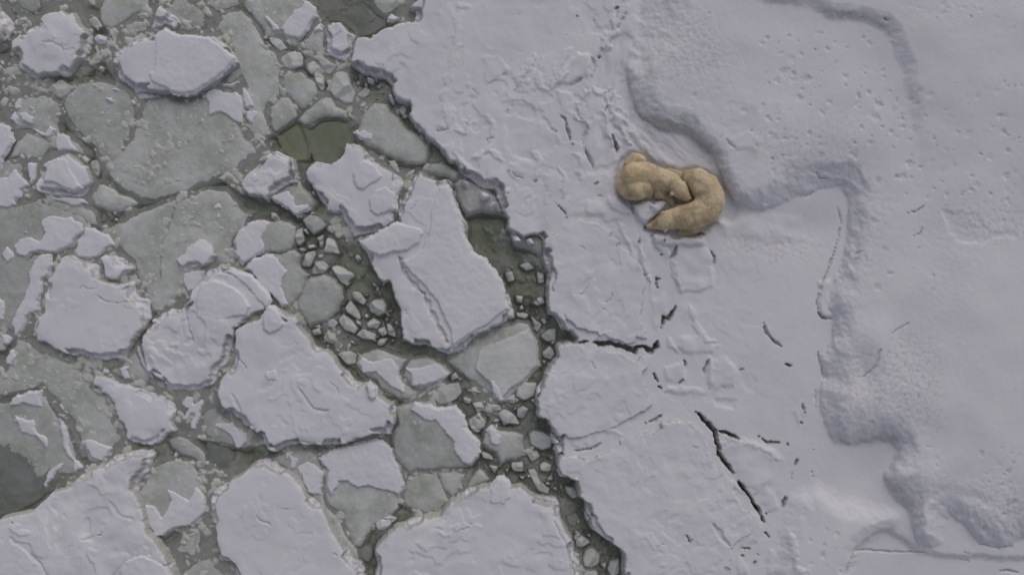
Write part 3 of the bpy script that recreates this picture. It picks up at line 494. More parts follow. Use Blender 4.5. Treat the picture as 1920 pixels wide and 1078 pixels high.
for s in ['I 260,820 330,840 310,880 260,870', 'I 320,870 400,850 420,930 360,940', 'I 290,990 370,930 440,1000 430,1050 380,1078 300,1050', 'I 420,870 530,880 550,930 450,930', 'I 270,760 380,780 400,800 350,805 300,790',
          'I 0,790 60,770 50,850 0,850', 'L 720,210 800,180 830,230 760,270', 'L 810,280 850,260 910,290 900,340 820,330', 'L 390,180 460,210 490,260 400,240', 'L 440,280 520,300 490,360', 'L 600,270 700,260 700,340 620,330',
          'L 720,320 780,310 830,400 890,460 880,510 800,470', 'I 500,950 560,900 640,960 680,1030 560,1030', 'L 1250,1000 1310,990 1290,1060', 'L 960,430 990,440 970,480', 'L 900,450 940,440 950,480', 'L 1060,770 1100,760 1100,800', 'L 1150,780 1190,790 1170,820',
          'L 660,360 710,370 690,400', 'I 740,850 790,830 780,880', 'I 560,830 640,800 650,870 600,880', 'L 300,10 360,-20 390,50 350,60', 'L 850,420 890,400 900,440']:
    CH('small grey lump of brash ice in the channel above the domed floe', s, .09, group='brash lumps in the lower channel')

for k, s in enumerate(['L 905,190 940,130 990,150 1010,210 960,240', 'L 935,250 1000,230 1050,270 1020,330 950,320', 'L 1010,330 1080,300 1130,360 1120,410 1050,400', 'L 930,330 990,340 1030,400 960,390', 'L 890,70 940,80 960,130 910,150',
          'I 870,120 920,140 950,210 890,230', 'I 930,250 990,270 1030,340 980,350', 'F 600,640 660,650 690,700 630,710', 'F 700,670 770,670 790,720 730,730', 'F 250,250 310,260 340,320 280,330 240,290', 'F 350,320 420,330 470,380 400,410 350,380',
          'F 420,420 480,400 530,450 500,490 440,480', 'B 1090,530 1150,550 1140,590 1100,580', 'B 1260,640 1300,690 1290,740 1250,690', 'I 800,760 830,720 860,760 830,840 790,830', 'L 1150,620 1190,680 1180,730 1150,700']):
    CH('lump of crumbled snow lodged against the rim of the snowfield', s, .40 + .025 * (k % 3), group='snow lumps along the snowfield rim', white=True)
# tiny brash filling the channels: copies of eight small lumps
def tiny(label, group, regions, n, seed):
    rs = np.random.RandomState(seed); protos = []
    for k in range(7):
        a = np.sort(rs.rand(7) * 2 * np.pi); r = 4 + 3.0 * rs.rand(7); c = rs.rand(2) * 0
        s = 'X ' + ' '.join('%.1f,%.1f' % (960 + r_ * math.cos(a_), 539 + r_ * math.sin(a_)) for a_, r_ in zip(a, r))
        protos.append(s)
    Ps = [pts(r_) for r_ in regions]; first = {}
    for i in range(n):
        P = Ps[i % len(Ps)]
        for _ in range(60):
            q = P.min(0) + rs.rand(2) * (P.max(0) - P.min(0))
            if sdf(np.array([q[0]]), np.array([q[1]]), P)[0] > 0: break
        k = rs.randint(7); hz = rs.rand()
        if k not in first: o = CH(label, protos[k], 0.05, group=group); first[k] = o
        else: o = first[k].copy(); col.objects.link(o)
        x, y = toxy(q[0], q[1], 0.0); s = 0.45 + 1.7 * rs.rand() ** 2.2
        o.location = (x, y, -0.05 + 0.07 * hz * hz); o.rotation_euler = (0, 0, rs.rand() * 6.28); o.scale = (s, s, s)
tiny('crumb of brash ice floating beside the notched and long floes', 'brash crumbs left of the long floe',
     ['E 560,520 700,480 900,540 1000,700 1080,900 1200,1060 H 1250,60 1330,300 1300,430 1040,520 880,520 700,350 640,290 900,240 930,60 E 880,980 860,880 900,800 700,700 600,600'], 50, 1)
tiny('crumb of brash ice adrift above the huge domed floe', 'brash crumbs in the lower channel',
     ['L 380,250 500,270 700,180 720,40 690,-60 860,-20 930,100 900,200 930,330 1080,420 1100,540 1160,700 1300,850 1400,980 1400,1100 1250,1090 1060,800 980,600 800,500 690,430 600,400 480,380 440,300',
      'I 160,600 260,700 450,820 560,880 650,800 820,620 800,800 760,980 860,1040 600,1040 400,1060 290,1000 230,880 260,780 190,640'], 80, 2)
tiny('crumb of brash ice in the channel along the first shelf slab', 'brash crumbs right of the long floe',
     ['I 640,200 860,60 870,250 960,340 930,450 940,540 850,600 810,450 760,290 650,270'], 16, 3)
tiny('crumb of brash ice in the dark gap under the snowfield tip', 'brash crumbs under the snowfield tip',
     ['B 990,480 1100,560 1200,570 1320,730 1400,880 1530,1010 1400,900 1250,740 1130,720 1060,800 1000,740 1020,640 980,500'], 16, 4)

tiny('crumb of brash ice in the slush between the grey floes on the left', 'brash crumbs between the grey floes',
     ['X 170,90 200,40 190,10 170,30 150,60', 'X 140,150 200,120 215,160 200,185', 'X 190,395 240,400 210,425 180,425', 'X 590,330 620,380 600,420 560,380 570,320', 'X 270,840 330,825 420,850 500,850 400,870 300,860', 'X 320,990 380,960 390,1010 330,1020',
      'X 0,150 30,130 50,200 10,220', 'X 560,20 600,60 620,40 600,0', 'X 230,690 260,650 300,730 280,745', 'X 690,290 760,310 740,330 700,310', 'X 0,640 20,620 20,690 0,690'], 45, 6)

# ------------------------------------------------------------------ the snowfield
FIELD = pts('X 790,-130 780,-40 774,29 B 1370,130 1290,170 1190,200 1120,240 1060,245 1020,260 990,330 980,400 975,460 1000,490 1100,540 1200,560 1250,600 1270,660 1300,720 1340,740 1390,760 1400,790 1380,820 1410,880 1440,920 1500,960 1540,1000 '
            'F 70,20 130,110 200,150 210,190 260,240 320,270 380,310 430,325 490,325 490,390 515,430 540,490 570,540 560,610 600,650 680,690 750,680 800,670 820,700 830,800 845,860 870,930 860,1000 855,1078 '
            'I 860,100 885,150 870,240 930,260 980,330 1030,380 1060,415 1000,410 950,430 930,480 940,530 870,600 850,640 830,720 790,820 775,960 800,1000 870,1020 880,1078 '
            'L 870,0 890,60 930,90 905,190 935,240 930,320 960,380 1080,410 1090,530 1130,560 1140,620 1165,680 1165,730 1210,770 1280,840 1340,880 1390,910 1410,980 1420,1300 X 1170,1320 2260,1320 2260,-180 790,-180')
PLAT = pts('X 1210,-200 1202,20 1197,60 1182,100 1176,129 1180,151 1184,188 1204,222 1235,243 1270,250 1307,262 1326,280 1342,300 1350,325 1362,355 1378,378 1400,388 1436,392 1460,382 1500,366 1545,350 1577,352 1590,370 1592,420 1588,455 1578,490 1566,515 1556,545 1552,575 1562,600 1560,625 1545,656 1540,674 1545,709 1536,728 1538,763 1546,796 1562,820 1589,833 1613,832 1648,824 1672,827 1684,841 1664,877 1660,896 1668,917 1683,939 1699,952 1708,985 1723,1020 1742,1025 1766,1018 1769,971 1780,966 1809,980 1828,1008 1850,1018 1882,1026 1914,1009 1980,1000 2300,990 2300,-200')
HIGH = pts('X 1380,-200 1400,-20 1423,-2 1471,7 1500,8 1530,15 1551,34 1589,36 1621,42 1651,50 1667,66 1675,90 1690,120 1700,160 1712,230 1730,320 1760,420 2300,460 2300,-200')
MID = pts('X 1480,1320 1474,1050 1480,990 1500,940 1530,925 1570,950 1620,962 1664,972 1630,992 1598,1014 1580,1060 1570,1320')
FLOOR = pts('X 1598,1020 1640,990 1668,985 1692,1003 1722,1024 1760,1035 1880,1040 2000,1040 2300,1060 2300,1320 1570,1320')
PLATES = [  # raised crusts on the lower snow: outline, height, edge width
    ('C 590,790 650,750 740,750 820,800 880,880 940,970 960,1060 F 860,80 740,120 600,90 560,0 C 560,900', -.03, 6),
    ('C 400,400 520,390 600,515 530,545 430,605 410,500', .03, 5), ('C 540,550 610,510 700,620 705,740 640,750 560,650', -.025, 7),
    ('C 1080,370 1180,390 1195,470 1185,550 1100,570 1020,620 930,600 960,520', .06, 6), ('C 920,640 1030,660 1090,745 1070,830 970,800', .03, 5),
    ('C 1090,740 1190,640 1280,680 1290,830 1330,960 1370,1078 F 1390,120 1300,170 1200,180 1140,20 C 1160,960 1120,880', .04, 6),
    ('C 1210,380 1330,220 1400,100 1480,0 1540,0 1540,400 1440,500 1300,480', .05, 18), ('C 840,400 930,380 900,620 820,640 800,540', .025, 14),
    ('F 340,100 460,60 560,140 590,210 560,300 480,310 350,290 330,200', .03, 12), ('F 600,140 700,100 800,130 810,240 700,250 620,210', .035, 10),
    ('F 830,190 930,170 1000,260 1000,370 900,380 830,300', .03, 12), ('F 490,330 600,310 600,350 560,400 500,400', .05, 6), ('F 1150,190 1330,190 1390,300 1440,400 1480,500 1400,580 1250,520 1130,520 1000,530 960,440 1050,320', .035, 9),
    ('O 290,395 330,490 380,520 470,470 540,460 580,400 550,385 510,390 470,420 440,380 360,390', .05, 4), ('O 240,400 320,490 380,640 360,740 240,700 100,520 0,480 0,380', .03, 6),
    ('O 590,720 620,650 740,640 800,625 830,690 890,790 880,850 900,1000 640,1050 600,900', .06, 6), ('O 430,440 470,400 550,385 575,415 520,470 470,530 420,560', .13, 5), ('O 450,620 520,620 560,700 590,790 540,800 480,720', .07, 4), ('O 580,640 640,640 630,700 600,700', .04, 4),
    ('O 390,620 440,650 470,740 430,900 480,1078 Q 560,0 560,180 500,300 450,280 440,0 O 370,760', .05, 9), ('O 880,510 940,540 1000,540 1100,500 1300,480 1500,500 1540,680 1200,700 950,640 850,560', .05, 16),
    ('Q 640,340 780,320 870,370 920,400 900,450 690,470 620,420', .04, 8), ('Q 540,540 690,510 690,640 640,660 540,640', .05, 6), ('Q 830,490 960,480 1050,570 1030,700 950,690 870,740 830,620', .05, 8),
    ('Q 1040,580 1150,570 1190,640 1180,730 1100,720', -.02, 6), ('Q 530,720 640,750 830,740 850,700 720,690 560,680', .05, 6), ('Q 880,770 1040,770 1030,850 900,830', -.03, 6), ('Q 920,100 720,130 650,80 640,200 700,260 840,240 900,200', .03, 20),
    ('S 930,190 1000,130 1190,120 1330,200 1380,270 1300,440 1180,500 1060,420 1010,330 950,260', .05, 14), ('S 1240,450 1310,500 1340,620 1260,640 1200,560', .035, 8), ('S 570,890 680,930 660,1078 540,1078 520,1000', .05, 7),
    ('S 1250,890 1340,870 1400,900 1390,1078 1240,1078', .05, 7), ('S 1050,930 1110,990 1130,1078 1040,1078', .04, 5), ('S 1120,650 1200,640 1230,720 1200,850 1110,850', .03, 7), ('R 0,760 30,860 -10,960 -60,860', .03, 5),
    ('P 120,180 420,260 480,350 400,340 300,260 200,240', .05, 12), ('R 120,-40 210,-60 200,130 240,200 160,220 120,150', .06, 8), ('M 980,950 1150,900 1230,980 1200,1060 1050,1030', .03, 8), ('P 990,460 1240,480 1340,600 1540,600 1540,670 1390,660 1260,710 1120,690 1050,630', -.03, 7)]
FOLDS = [('C 1440,0 1400,120 1350,230 1270,350', 11, -.07), ('C 1180,640 1090,745 1080,850 1145,880', 5, -.04), ('C 1330,640 1300,800 1310,960 F 1380,20', 8, -.05), ('C 780,400 760,470 690,560 640,640', 6, -.035), ('C 170,900 120,700 200,400 230,50', 9, -.02),
    ('C 1010,520 930,620', 7, -.04), ('F 330,100 440,40 540,120', 7, -.035), ('M 190,640 195,800 300,1000', 9, -.05), ('M 240,760 330,950 430,1060', 7, -.04), ('C 1190,620 1240,680 1290,660', 6, -.035), ('C 830,420 800,560 830,640 880,650', 6, -.03), ('C 1040,340 940,520 900,640', 6, -.03),
    ('C 310,840 280,960 200,930', 5, -.03), ('C 420,830 480,900 460,1000', 5, -.03), ('F 760,50 820,120 790,260', 7, -.03), ('F 600,140 590,200 650,250', 5, -.03), ('F 950,170 1010,260 990,380', 7, -.03), ('F 1050,60 1130,110 1100,250', 7, -.03), ('F 200,60 340,230 350,290', 6, -.03),
    ('O 365,700 390,830 440,950', 6, -.05), ('O 590,790 600,900 640,980', 5, -.03), ('Q 720,130 760,260 840,360 900,370', 7, -.03), ('Q 560,330 590,390 640,450', 6, -.035), ('Q 850,480 870,600 855,700', 5, -.03), ('S 1010,420 1060,480 1180,500', 6, -.02), ('S 900,180 1000,130 1200,170 1330,270', 8, -.025),
    ('S 1410,760 1420,900 1440,1000 1500,1060', 9, -.04), ('S 1100,640 1090,800 1070,880', 4, -.03), ('F 1380,560 1490,780 1500,950', 5, -.03), ('F 870,920 960,880 1050,920', 5, -.02), ('L 1230,40 1300,20 1400,60', 5, -.02)]
CRACKS = FOLDS + [('Q 50,385 130,382 230,405 330,432 390,405 460,440 500,370', 6, .5), ('Q -60,385 10,365', 3, .25), ('Q 515,290 540,200 575,215 625,120', 3.2, .3), ('Q 455,560 470,600 495,650', 2.2, .22), ('Q 510,690 520,700', 4, .3),
    ('Q 760,860 830,930 890,1000 910,1078 S 920,200 930,240 960,290 1020,358', 5.0, .45), ('Q 900,990 980,1010 1070,1050', 3, .35), ('S 1055,420 1080,460 1110,490 1150,560 1200,625 1230,700', 4.0, .5), ('S 1240,655 1270,635', 1.6, .2),
    ('S 1195,105 1250,150 1370,155', 2.2, .25), ('Q 1230,235 1250,310 1300,370 1370,410', 2.6, .12), ('Q 1360,525 1430,540', 3, .25), ('S 1398,160 1405,190', 1.8, .2), ('S 1448,202 1452,204', 2, .2), ('S 1448,310 1458,285 1470,272', 2.5, .2), ('S 1427,400 1430,365', 2.4, .2),
    ('S 1365,600 1370,560 1385,535', 4, .2), ('S 1245,780 1252,800 1268,805', 3.5, .28), ('S 1075,875 1095,888 1135,890', 2, .2), ('S 1078,938 1084,942', 4, .25), ('S 1183,925 1188,928', 3.6, .25), ('S 1165,990 1178,985', 3.6, .25), ('Q 680,500 695,550', 2.6, .15), ('Q 645,660 675,635', 3.2, .15),
    ('Q 817,620 822,555 850,500', 3, .12), ('Q 1500,805 1508,840 1512,870', 3, .14), ('Q 1488,920 1500,950', 2.6, .14), ('S 885,725 940,810 1005,880', 6, .07), ('S 700,800 718,850 740,832', 2, .16), ('Q 400,945 480,915 555,865', 2, .12), ('Q 945,685 955,695', 2.4, .1), ('Q 1058,575 1090,560', 2.2, .1),
    ('C 1345,80 1362,62 1380,52 1385,70', 2.0, .2), ('C 1088,122 1093,108', 2.4, .22), ('C 1003,255 1010,250', 2.2, .18), ('C 1246,415 1256,400', 3, .15), ('C 1195,420 1210,480 1195,550', 4, .07), ('C 1120,570 1080,595 1030,620', 3.5, .08), ('C 965,835 1000,860 1012,930 1040,1010', 2.8, .13), ('C 900,922 930,945', 3.4, .12), ('C 1055,1045 1075,1050', 2.2, .15), ('C 1088,745 1092,742', 2, .15),
    ('C 530,548 600,515', 2.4, .05), ('C 455,600 500,572', 1.8, .05), ('C 60,945 150,930', 2.4, .06), ('C 330,640 380,682', 2, .04), ('C 570,830 590,790', 2.5, .04), ('C 440,1005 480,995', 3, .05), ('C 1080,780 1100,850 1145,875', 2, .06), ('C 1145,890 1165,940 1130,1000 1130,1050', 3.4, .07), ('C 1340,980 1360,1030 1380,1078', 3.2, .16), ('C 1283,812 1310,755', 1.8, .1), ('C 1140,1078 F 1150,60 1175,110 1200,170', 2.8, .1),
    ('F 925,425 960,455 1000,500 1010,540', 2, .1), ('F 775,275 795,258', 2.6, .1), ('F 590,190 640,230 690,245', 2.6, .06), ('F 1215,290 1240,275', 3, .16), ('F 580,370 600,340', 2.4, .07), ('F 435,45 445,38', 1.8, .08), ('F 1015,425 1030,420', 1.8, .1), ('F 1370,745 1395,710', 3.2, .07), ('F 1290,670 1300,710', 2, .05), ('F 1240,375 1290,385', 1.6, .05),
    ('O 575,795 610,770 630,700', 3.4, .15), ('O 865,745 888,785 885,835', 2.8, .16), ('O 485,935 492,1000', 2.5, .22), ('O 480,938 515,940', 2.5, .2), ('O 520,768 526,772', 2.6, .25), ('O 205,720 235,690', 2.6, .1), ('O 365,655 365,705', 2, .1), ('O 534,672 538,676', 2.6, .2), ('O 450,400 465,425', 2.4, .2), ('O 305,400 325,490', 2.8, .07), ('O 450,600 455,640', 3.2, .14), ('O 760,625 815,630', 5, .16), ('O 345,945 430,905', 2.6, .05), ('O 195,0 212,55', 3.4, .12), ('O 165,345 170,348', 1.8, .15),
    ('Q 130,105 165,80 175,40', 1.8, .04), ('I 1095,90 1140,75', 1.8, .06), ('F 1110,740 1150,755', 2.2, .04), ('I 1190,560 1200,610 1230,635', 2.8, .03), ('F 1540,680 1535,740', 2, .1), ('L 1070,180 1180,165 1255,132', 3, .10), ('L 960,190 990,205', 1.8, .15),
    ('P 265,450 288,550 262,680 220,800 180,900 140,1010 R 110,100 130,180 170,215', 1.5, .07), ('R 115,165 150,212 240,208', 2.6, .08), ('R 120,435 132,510 158,630', 2.2, .08), ('R 105,700 100,770 108,850', 1.8, .05), ('R 460,630 545,545 555,450 600,400', 1.8, .06), ('R 640,320 700,285 780,240', 1.6, .05),
    ('T 360,905 500,910 620,918 780,920 900,915', 1.8, .06), ('T 365,900 330,980 290,1078', 2, .05), ('T 85,200 92,240', 2, .06), ('T 75,340 88,385', 2, .06), ('T 1130,905 1190,930', 2, .06), ('T 1130,965 1190,990', 2, .05), ('T 1390,1050 1540,1060', 2.6, .08), ('T 1210,820 1250,860 1380,885 1470,870', 2, .05),
    ('N 575,130 610,148', 2.6, .12), ('P 760,480 820,470 870,430', 2, .08), ('P 805,635 850,625 870,570', 2, .06), ('P 120,190 150,235 195,240', 2.4, .07), ('P 400,765 460,740', 2, .06), ('P 405,800 440,803', 2, .06), ('P 0,372 60,355 105,335', 2, .05), ('M 980,950 1000,990 1050,1025', 2, .05), ('M 1150,905 1175,920', 2, .05)]
# places scoured by the wind where firn and old grey ice show: outline, strength
DIRTY = [('M 380,330 420,370 500,480 500,580 400,560 390,430', .55), ('M 280,500 310,620 340,760 420,800 480,800 600,830 700,850 760,900 860,1000 920,1078 840,1078 760,990 640,930 560,930 440,900 360,830 300,720', .85),
         ('N 100,60 200,70 330,75 460,110 560,150 620,200 640,260 590,220 500,160 330,140 200,135', .8), ('M 1200,-20 1380,0 1500,20 1480,40 1380,40 1240,10', .8),
         ('T 190,70 250,130 360,165 450,140 560,95 640,95 730,110 690,150 560,150 420,180 330,182 230,150', .8), ('T 590,400 680,440 740,500 800,560 830,620 800,680 740,610 660,540 610,470', .7),
         ('T 1400,680 1480,640 1520,670 1440,740', .4), ('T 640,720 720,790 830,870 900,888 820,890 700,800', .5), ('M 1130,740 1190,730 1190,800 1140,800', .35), ('M 1290,740 1345,720 1340,780', .35), ('O 1120,10 1220,0 1200,110 1130,100', .25)]

def make_field():
    g = 2.25
    x, y = np.meshgrid(np.arange(610, 2240, g), np.arange(-150, 1290, g))
    wx, wy = warp(x, y, 6.5, 11)
    D = sdf(wx, wy, FIELD) + 1.2 * fbm(x, y, 8, 3, 21)
    base = 0.36 + 0.06 * sm(1000, 1500, x)
    # crumpled crust between the channel and the drifts
    crust = 1 - sm(1150, 1300, x + 0.12 * (y - 300))
    crust = np.maximum(crust, 0.35 * (1 - sm(1400, 1530, x)))
    base += crust * (terraces(x, y, 300, 120, 0.034, 2.6) * sm(-0.25, 0.2, fbm(x, y, 130, 2, 309)) + 0.003 * fbm(x, y, 26, 4, 301, 0.6) + 0.006 * (1 - np.abs(fbm(x, y, 70, 3, 302)) * 3).clip(-1, 1))
    base += 0.05 * fbm(x, y, 230, 3, 303) + 0.003 * fbm(x, y, 12, 3, 304)
    px, py = warp(x, y, 6, 70)
    soft = 34 + 20 * sm(1380, 1480, x) + 22 * sm(0.0, 0.25, fbm(x, y, 160, 2, 306)) + 80 * (1 - sm(60, 150, y)) * (1 - sm(1260, 1400, x))
    sp = sdf(px, py, PLAT); tt = np.clip((sp + 3) / soft, 0, 1)
    pl = (1 - (1 - tt) ** 1.8) * sm(-4, 4, sp)
    plat_h = 0.34 + 0.05 * fbm(x, y, 260, 3, 307)
    # drift rises away from the scarp foot
    z = base + plat_h * pl + 0.10 * sm(0, 120, sp)
    scour = sm(-3, 6, sp) * (1 - sm(soft * .8, soft * 1.6, sp))
    z += scour * 0.012 * fbm(x, y, 11, 4, 308, 0.65)
    hx, hy = warp(x, y, 6, 71); hi = sdf(hx, hy, HIGH)
    z += 0.15 * sm(-4, 26, hi) * (1 - sm(70, 330, y)) + 0.10 * sm(-60, 160, hi)
    z += 0.20 * sm(-30, 22, sdf(px, py, MID))
    z -= 0.10 * sm(-2, 14, sdf(px, py, FLOOR))
    # hollow scooped against the scarp, and the pocket where the bears lie
    z -= 0.10 * np.exp(-(((x - 1500) / 90) ** 2 + ((y - 430) / 42) ** 2))
    z -= 0.12 * np.exp(-(((x - 1620) / 50) ** 2 + ((y - 890) / 60) ** 2))
    z += 0.10 * np.exp(-(((x - 1640) / 40) ** 2 + ((y - 640) / 50) ** 2)) + 0.10 * np.exp(-(((x - 1840) / 90) ** 2 + ((y - 640) / 160) ** 2))
    z -= 0.09 * np.exp(-(((x - 1625) / 22) ** 2 + ((y - 690) / 45) ** 2))
    # wind ribs falling down towards the bears
    u = (x - 1180) * 0.62 + (y - 200) * -0.78 ; v = (x - 1180) * 0.78 + (y - 200) * 0.62
    rib = np.exp(-(((x - 1235) / 75) ** 2 + ((y - 265) / 55) ** 2))
    z += rib * 0.05 * fbm(u, v * 0.22, 15, 3, 310)
    rib = np.exp(-(((x - 1155) / 34) ** 2 + ((y - 200) / 110) ** 2))
    z += rib * 0.08 * fbm(x + 0.15 * y, y * 0.2, 16, 3, 311)
    for s, h, ew in PLATES:
        P = pts(s); m = ew + 10
        bx = (x > P[:, 0].min() - m) & (x < P[:, 0].max() + m) & (y > P[:, 1].min() - m) & (y < P[:, 1].max() + m)
        if bx.any():
            q = sdf(wx[bx], wy[bx], P)
            z[bx] += h * sm(-ew * .3, ew, q) * np.clip(0.75 + 0.6 * fbm(x[bx], y[bx], 45, 2, 312), 0.2, 1.2)
    # pocket of the bears
    pk = sdf(px, py, pts('Z 190,330 260,200 380,130 520,200 700,290 850,310 1000,300 1150,360 1290,500 1430,720 1350,830 1250,830 1130,900 1000,980 850,990 700,950 480,920 540,800 640,720 560,640 420,650 260,640 190,540'))
    z = z - 0.10 * sm(-8, 6, pk)
    z = np.where(pk > -6, z * (1 - sm(-6, 8, pk)) + np.minimum(z, 0.36) * sm(-6, 8, pk), z)
    for st, hh, ew in (('Z 440,620 500,605 560,665 620,640 700,615 735,680 640,740 600,800 500,850 400,800 350,680', .13, 6), ('Z 560,960 640,990 720,962 760,1000 850,992 1000,975 1090,985 1110,1060 900,1100 700,1090 540,1060', .10, 6),
                       ('Z 180,600 300,640 340,720 360,790 260,780 120,700 80,600', .05, 5), ('Z 1160,820 1250,800 1330,850 1300,900 1180,900', .07, 9)):
        q = sdf(wx, wy, pts(st)); z += hh * sm(-2, ew, q)
    pit = np.zeros(x.shape)
    # pits melted and blown into the old drifts
    rs = np.random.RandomState(5)
    dens = [(1220, 1480, 20, 330, 60, 1.0), (1440, 1720, 60, 350, 150, 1.25), (1720, 1910, 150, 370, 70, 1.2), (1600, 1780, 330, 560, 26, 1.1), (1560, 1765, 640, 820, 190, 0.62), (1690, 1770, 820, 960, 26, .8), (1840, 1915, 830, 1010, 50, 1.0), (1800, 1915, 360, 430, 30, .8), (1500, 1580, 960, 1070, 14, 1.0), (1000, 1170, 20, 300, 30, .7), (1360, 1500, 440, 500, 30, .7), (820, 1000, 20, 200, 24, .7), (1700, 1900, 0, 60, 16, .8)]
    for x0, x1, y0, y1, n, sc in dens:
        for _ in range(n):
            cx = x0 + rs.rand() * (x1 - x0); cy = y0 + rs.rand() * (y1 - y0); r = (1.8 + 5.5 * rs.rand() ** 3) * sc; a = rs.rand() * 6.28; el = 0.6 + 0.4 * rs.rand()
            if rs.rand() < .08: continue
            dp = (0.005 + 0.024 * rs.rand() ** 1.5) * sc
            bx = np.s_[max(0, int((cy - 3 * r + 150) / g)):int((cy + 3 * r + 150) / g) + 2, max(0, int((cx - 3 * r - 610) / g)):int((cx + 3 * r - 610) / g) + 2]
            X = x[bx] - cx; Y = y[bx] - cy; U = X * math.cos(a) + Y * math.sin(a); V = (-X * math.sin(a) + Y * math.cos(a)) / el
            q = np.hypot(U, V) / r * (1 + 0.6 * perlin(x[bx] / 4.5, y[bx] / 4.5, 9))
            if rs.rand() < .45: pit[bx] = np.maximum(pit[bx], (0.15 + .4 * rs.rand()) * (1 - sm(0.3, 1.0, np.hypot(U + .3 * r, V) / r * (1 + 0.5 * perlin(x[bx] / 4, y[bx] / 4, 19)))))
            z[bx] -= dp * (1 - sm(0.45, 1.15, q)) 
    for x0, y0, rx, ry, am in ((1685, 730, 75, 75, .010), (1300, 100, 90, 70, .008), (1850, 410, 70, 35, .008), (1740, 640, 80, 40, .004), (1450, 460, 110, 30, .010), (1880, 950, 60, 80, .008), (1780, 20, 90, 30, .006), (1760, 500, 100, 100, .004)):
        m = np.exp(-(((x - x0) / rx) ** 2 + ((y - y0) / ry) ** 2) ** 1.5); z += am * m * fbm(x, y, 9, 3, 320, .7) * 1.6
    z = apply_lines(x, y, z, CRACKS)
    led = sm(-0.05, 0.10, fbm(x, y, 80, 2, 330)); lw = 6 + 10 * led; ledge = 0.5 + 0.22 * fbm(x, y, 12, 3, 331)
    prof = sm(0, 5, D) * (ledge + (1 - ledge) * (led * sm(lw - 3, lw + 3, D) + (1 - led) * sm(1, 9, D)))
    z = np.where(D > 0, -0.08 + (z + 0.08) * prof, -0.08 - 0.022 * (-D) - 0.001 * D * D)
    gy, gx = np.gradient(z, g / PXM); sl = np.hypot(gx, gy)
    icy = np.clip(sm(1.3, 3.2, sl) * .9 * (1 - sm(0, 30, pl * 60)) + sm(3, -2, D), 0, 1)
    sc = np.zeros(x.shape)
    for s, st in DIRTY:
        q = sdf(px, py, pts(s)); sc = np.maximum(sc, st * sm(-7, 7, q + 5 * fbm(x * .7, y * 1.4, 11, 4, 340, .7)) * (0.75 + 0.5 * fbm(x, y, 7, 3, 341, .7)))
    for s, st in (('X 1600,660 1700,620 1770,660 1765,800 1690,820 1560,820 1570,730', .55), ('X 1790,400 1940,385 1940,450 1840,465 1790,445', .5), ('X 1225,40 1330,25 1380,120 1260,165 1215,120', .5), ('X 1380,440 1560,445 1540,490 1380,485', .35),
                  ('X 1400,240 1600,180 1640,330 1450,340', .35), ('X 1850,880 1920,830 1940,990 1850,990', .35), ('X 1190,150 1230,180 1300,230 1240,235 1190,190', .5)):
        q = sm(-14, 22, sdf(px, py, pts(s)) + 8 * fbm(x, y, 30, 3, 350)); sc = np.maximum(sc, st * q * sm(.02, .5, fbm(x, y, 8, 4, 351, .75)))
    icy = np.clip(np.maximum(icy, np.maximum(sc, pit)), 0, 1)
    o = grid_mesh('snowfield', x, y, z, D > -14, M_FIELD, 0.38 + 0.55 * pl, {'icy': icy})
    tag(o, kind='structure')
    return lambda qx, qy: float(z[int(round((qy + 150) / g)), int(round((qx - 610) / g))])
field_z = make_field()

def shelf_slab(label, s, h, lines=()):
    seedc[0] += 7; sd = seedc[0]; g = 2.0; P = pts(s); x, y = bounds(P, 20, g)
    wx, wy = warp(x, y, 6.5, 11); D = sdf(wx, wy, P) + 1.0 * fbm(x, y, 8, 3, 21)
    top = h + terraces(x, y, sd, 110, 0.026) * sm(-0.2, 0.15, fbm(x, y, 100, 2, sd + 11)) + 0.034 * fbm(x, y, 100, 4, sd + 1) + 0.0035 * fbm(x, y, 18, 4, sd + 2, .6) + 0.005 * (1 - np.abs(fbm(x, y, 50, 4, sd + 5)) * 3).clip(-1, 1)
    led = sm(-0.05, 0.10, fbm(x, y, 80, 2, sd + 6)); lw = 5 + 9 * led; ledge = .55 + .22 * fbm(x, y, 12, 3, sd + 7)
    prof = sm(0, 4.5, D) * (ledge + (1 - ledge) * (led * sm(lw - 3, lw + 3, D) + (1 - led) * sm(1, 8, D)))
    z = np.where(D > 0, -0.08 + (top + 0.08) * prof, -0.08 - 0.022 * (-D) - 0.001 * D * D)
    z = apply_lines(x, y, z, lines)
    gy, gx = np.gradient(z, g / PXM); icy = np.clip(sm(1.2, 3.2, np.hypot(gx, gy)) * .9 + sm(3, -2, D), 0, 1)
    return tag(grid_mesh('snow_slab', x, y, z, D > -9, M_SNOW, h, {'icy': icy}), label, 'snow slab')
shelf_slab('upper of the three snow slabs along the shelf edge, a wide crack beneath it', 'F 820,690 880,655 1010,580 1070,530 1130,525 1250,545 1400,600 1390,680 1520,750 O 410,850 435,1000 Q 440,120 440,200 480,330 490,375 460,430 370,405 300,412 230,388 130,362 50,362 I 1090,395 1050,380 990,320 930,250 870,235 862,100 855,0 F 870,930 835,800', 0.43, lines=[('Q 50,385 130,382 230,405 330,432 390,405 460,440 500,370', 6, .5), ('I 1095,90 1140,75 1160,20', 1.8, .03), ('I 1290,145 1330,120 1340,60', 2, .04), ('F 1110,740 1150,758', 2.2, .04), ('I 1270,180 1300,195', 2, .03), ('F 1370,745 1395,710', 3, .06)])
shelf_slab('middle snow slab of the shelf edge, below the wide crack', 'I 1080,425 1000,412 950,432 930,480 940,530 860,620 830,720 790,820 775,960 870,1020 880,1060 L 890,50 930,90 1020,150 1120,150 1250,115 Q 240,1020 360,940 530,850 500,730 445,600 450,480 410,445 330,452 250,436 130,412 40,398', 0.45, lines=[('I 1190,560 1200,610 1230,635', 2.6, .03), ('L 1390,20 1400,60 1440,50', 2.2, .03)])
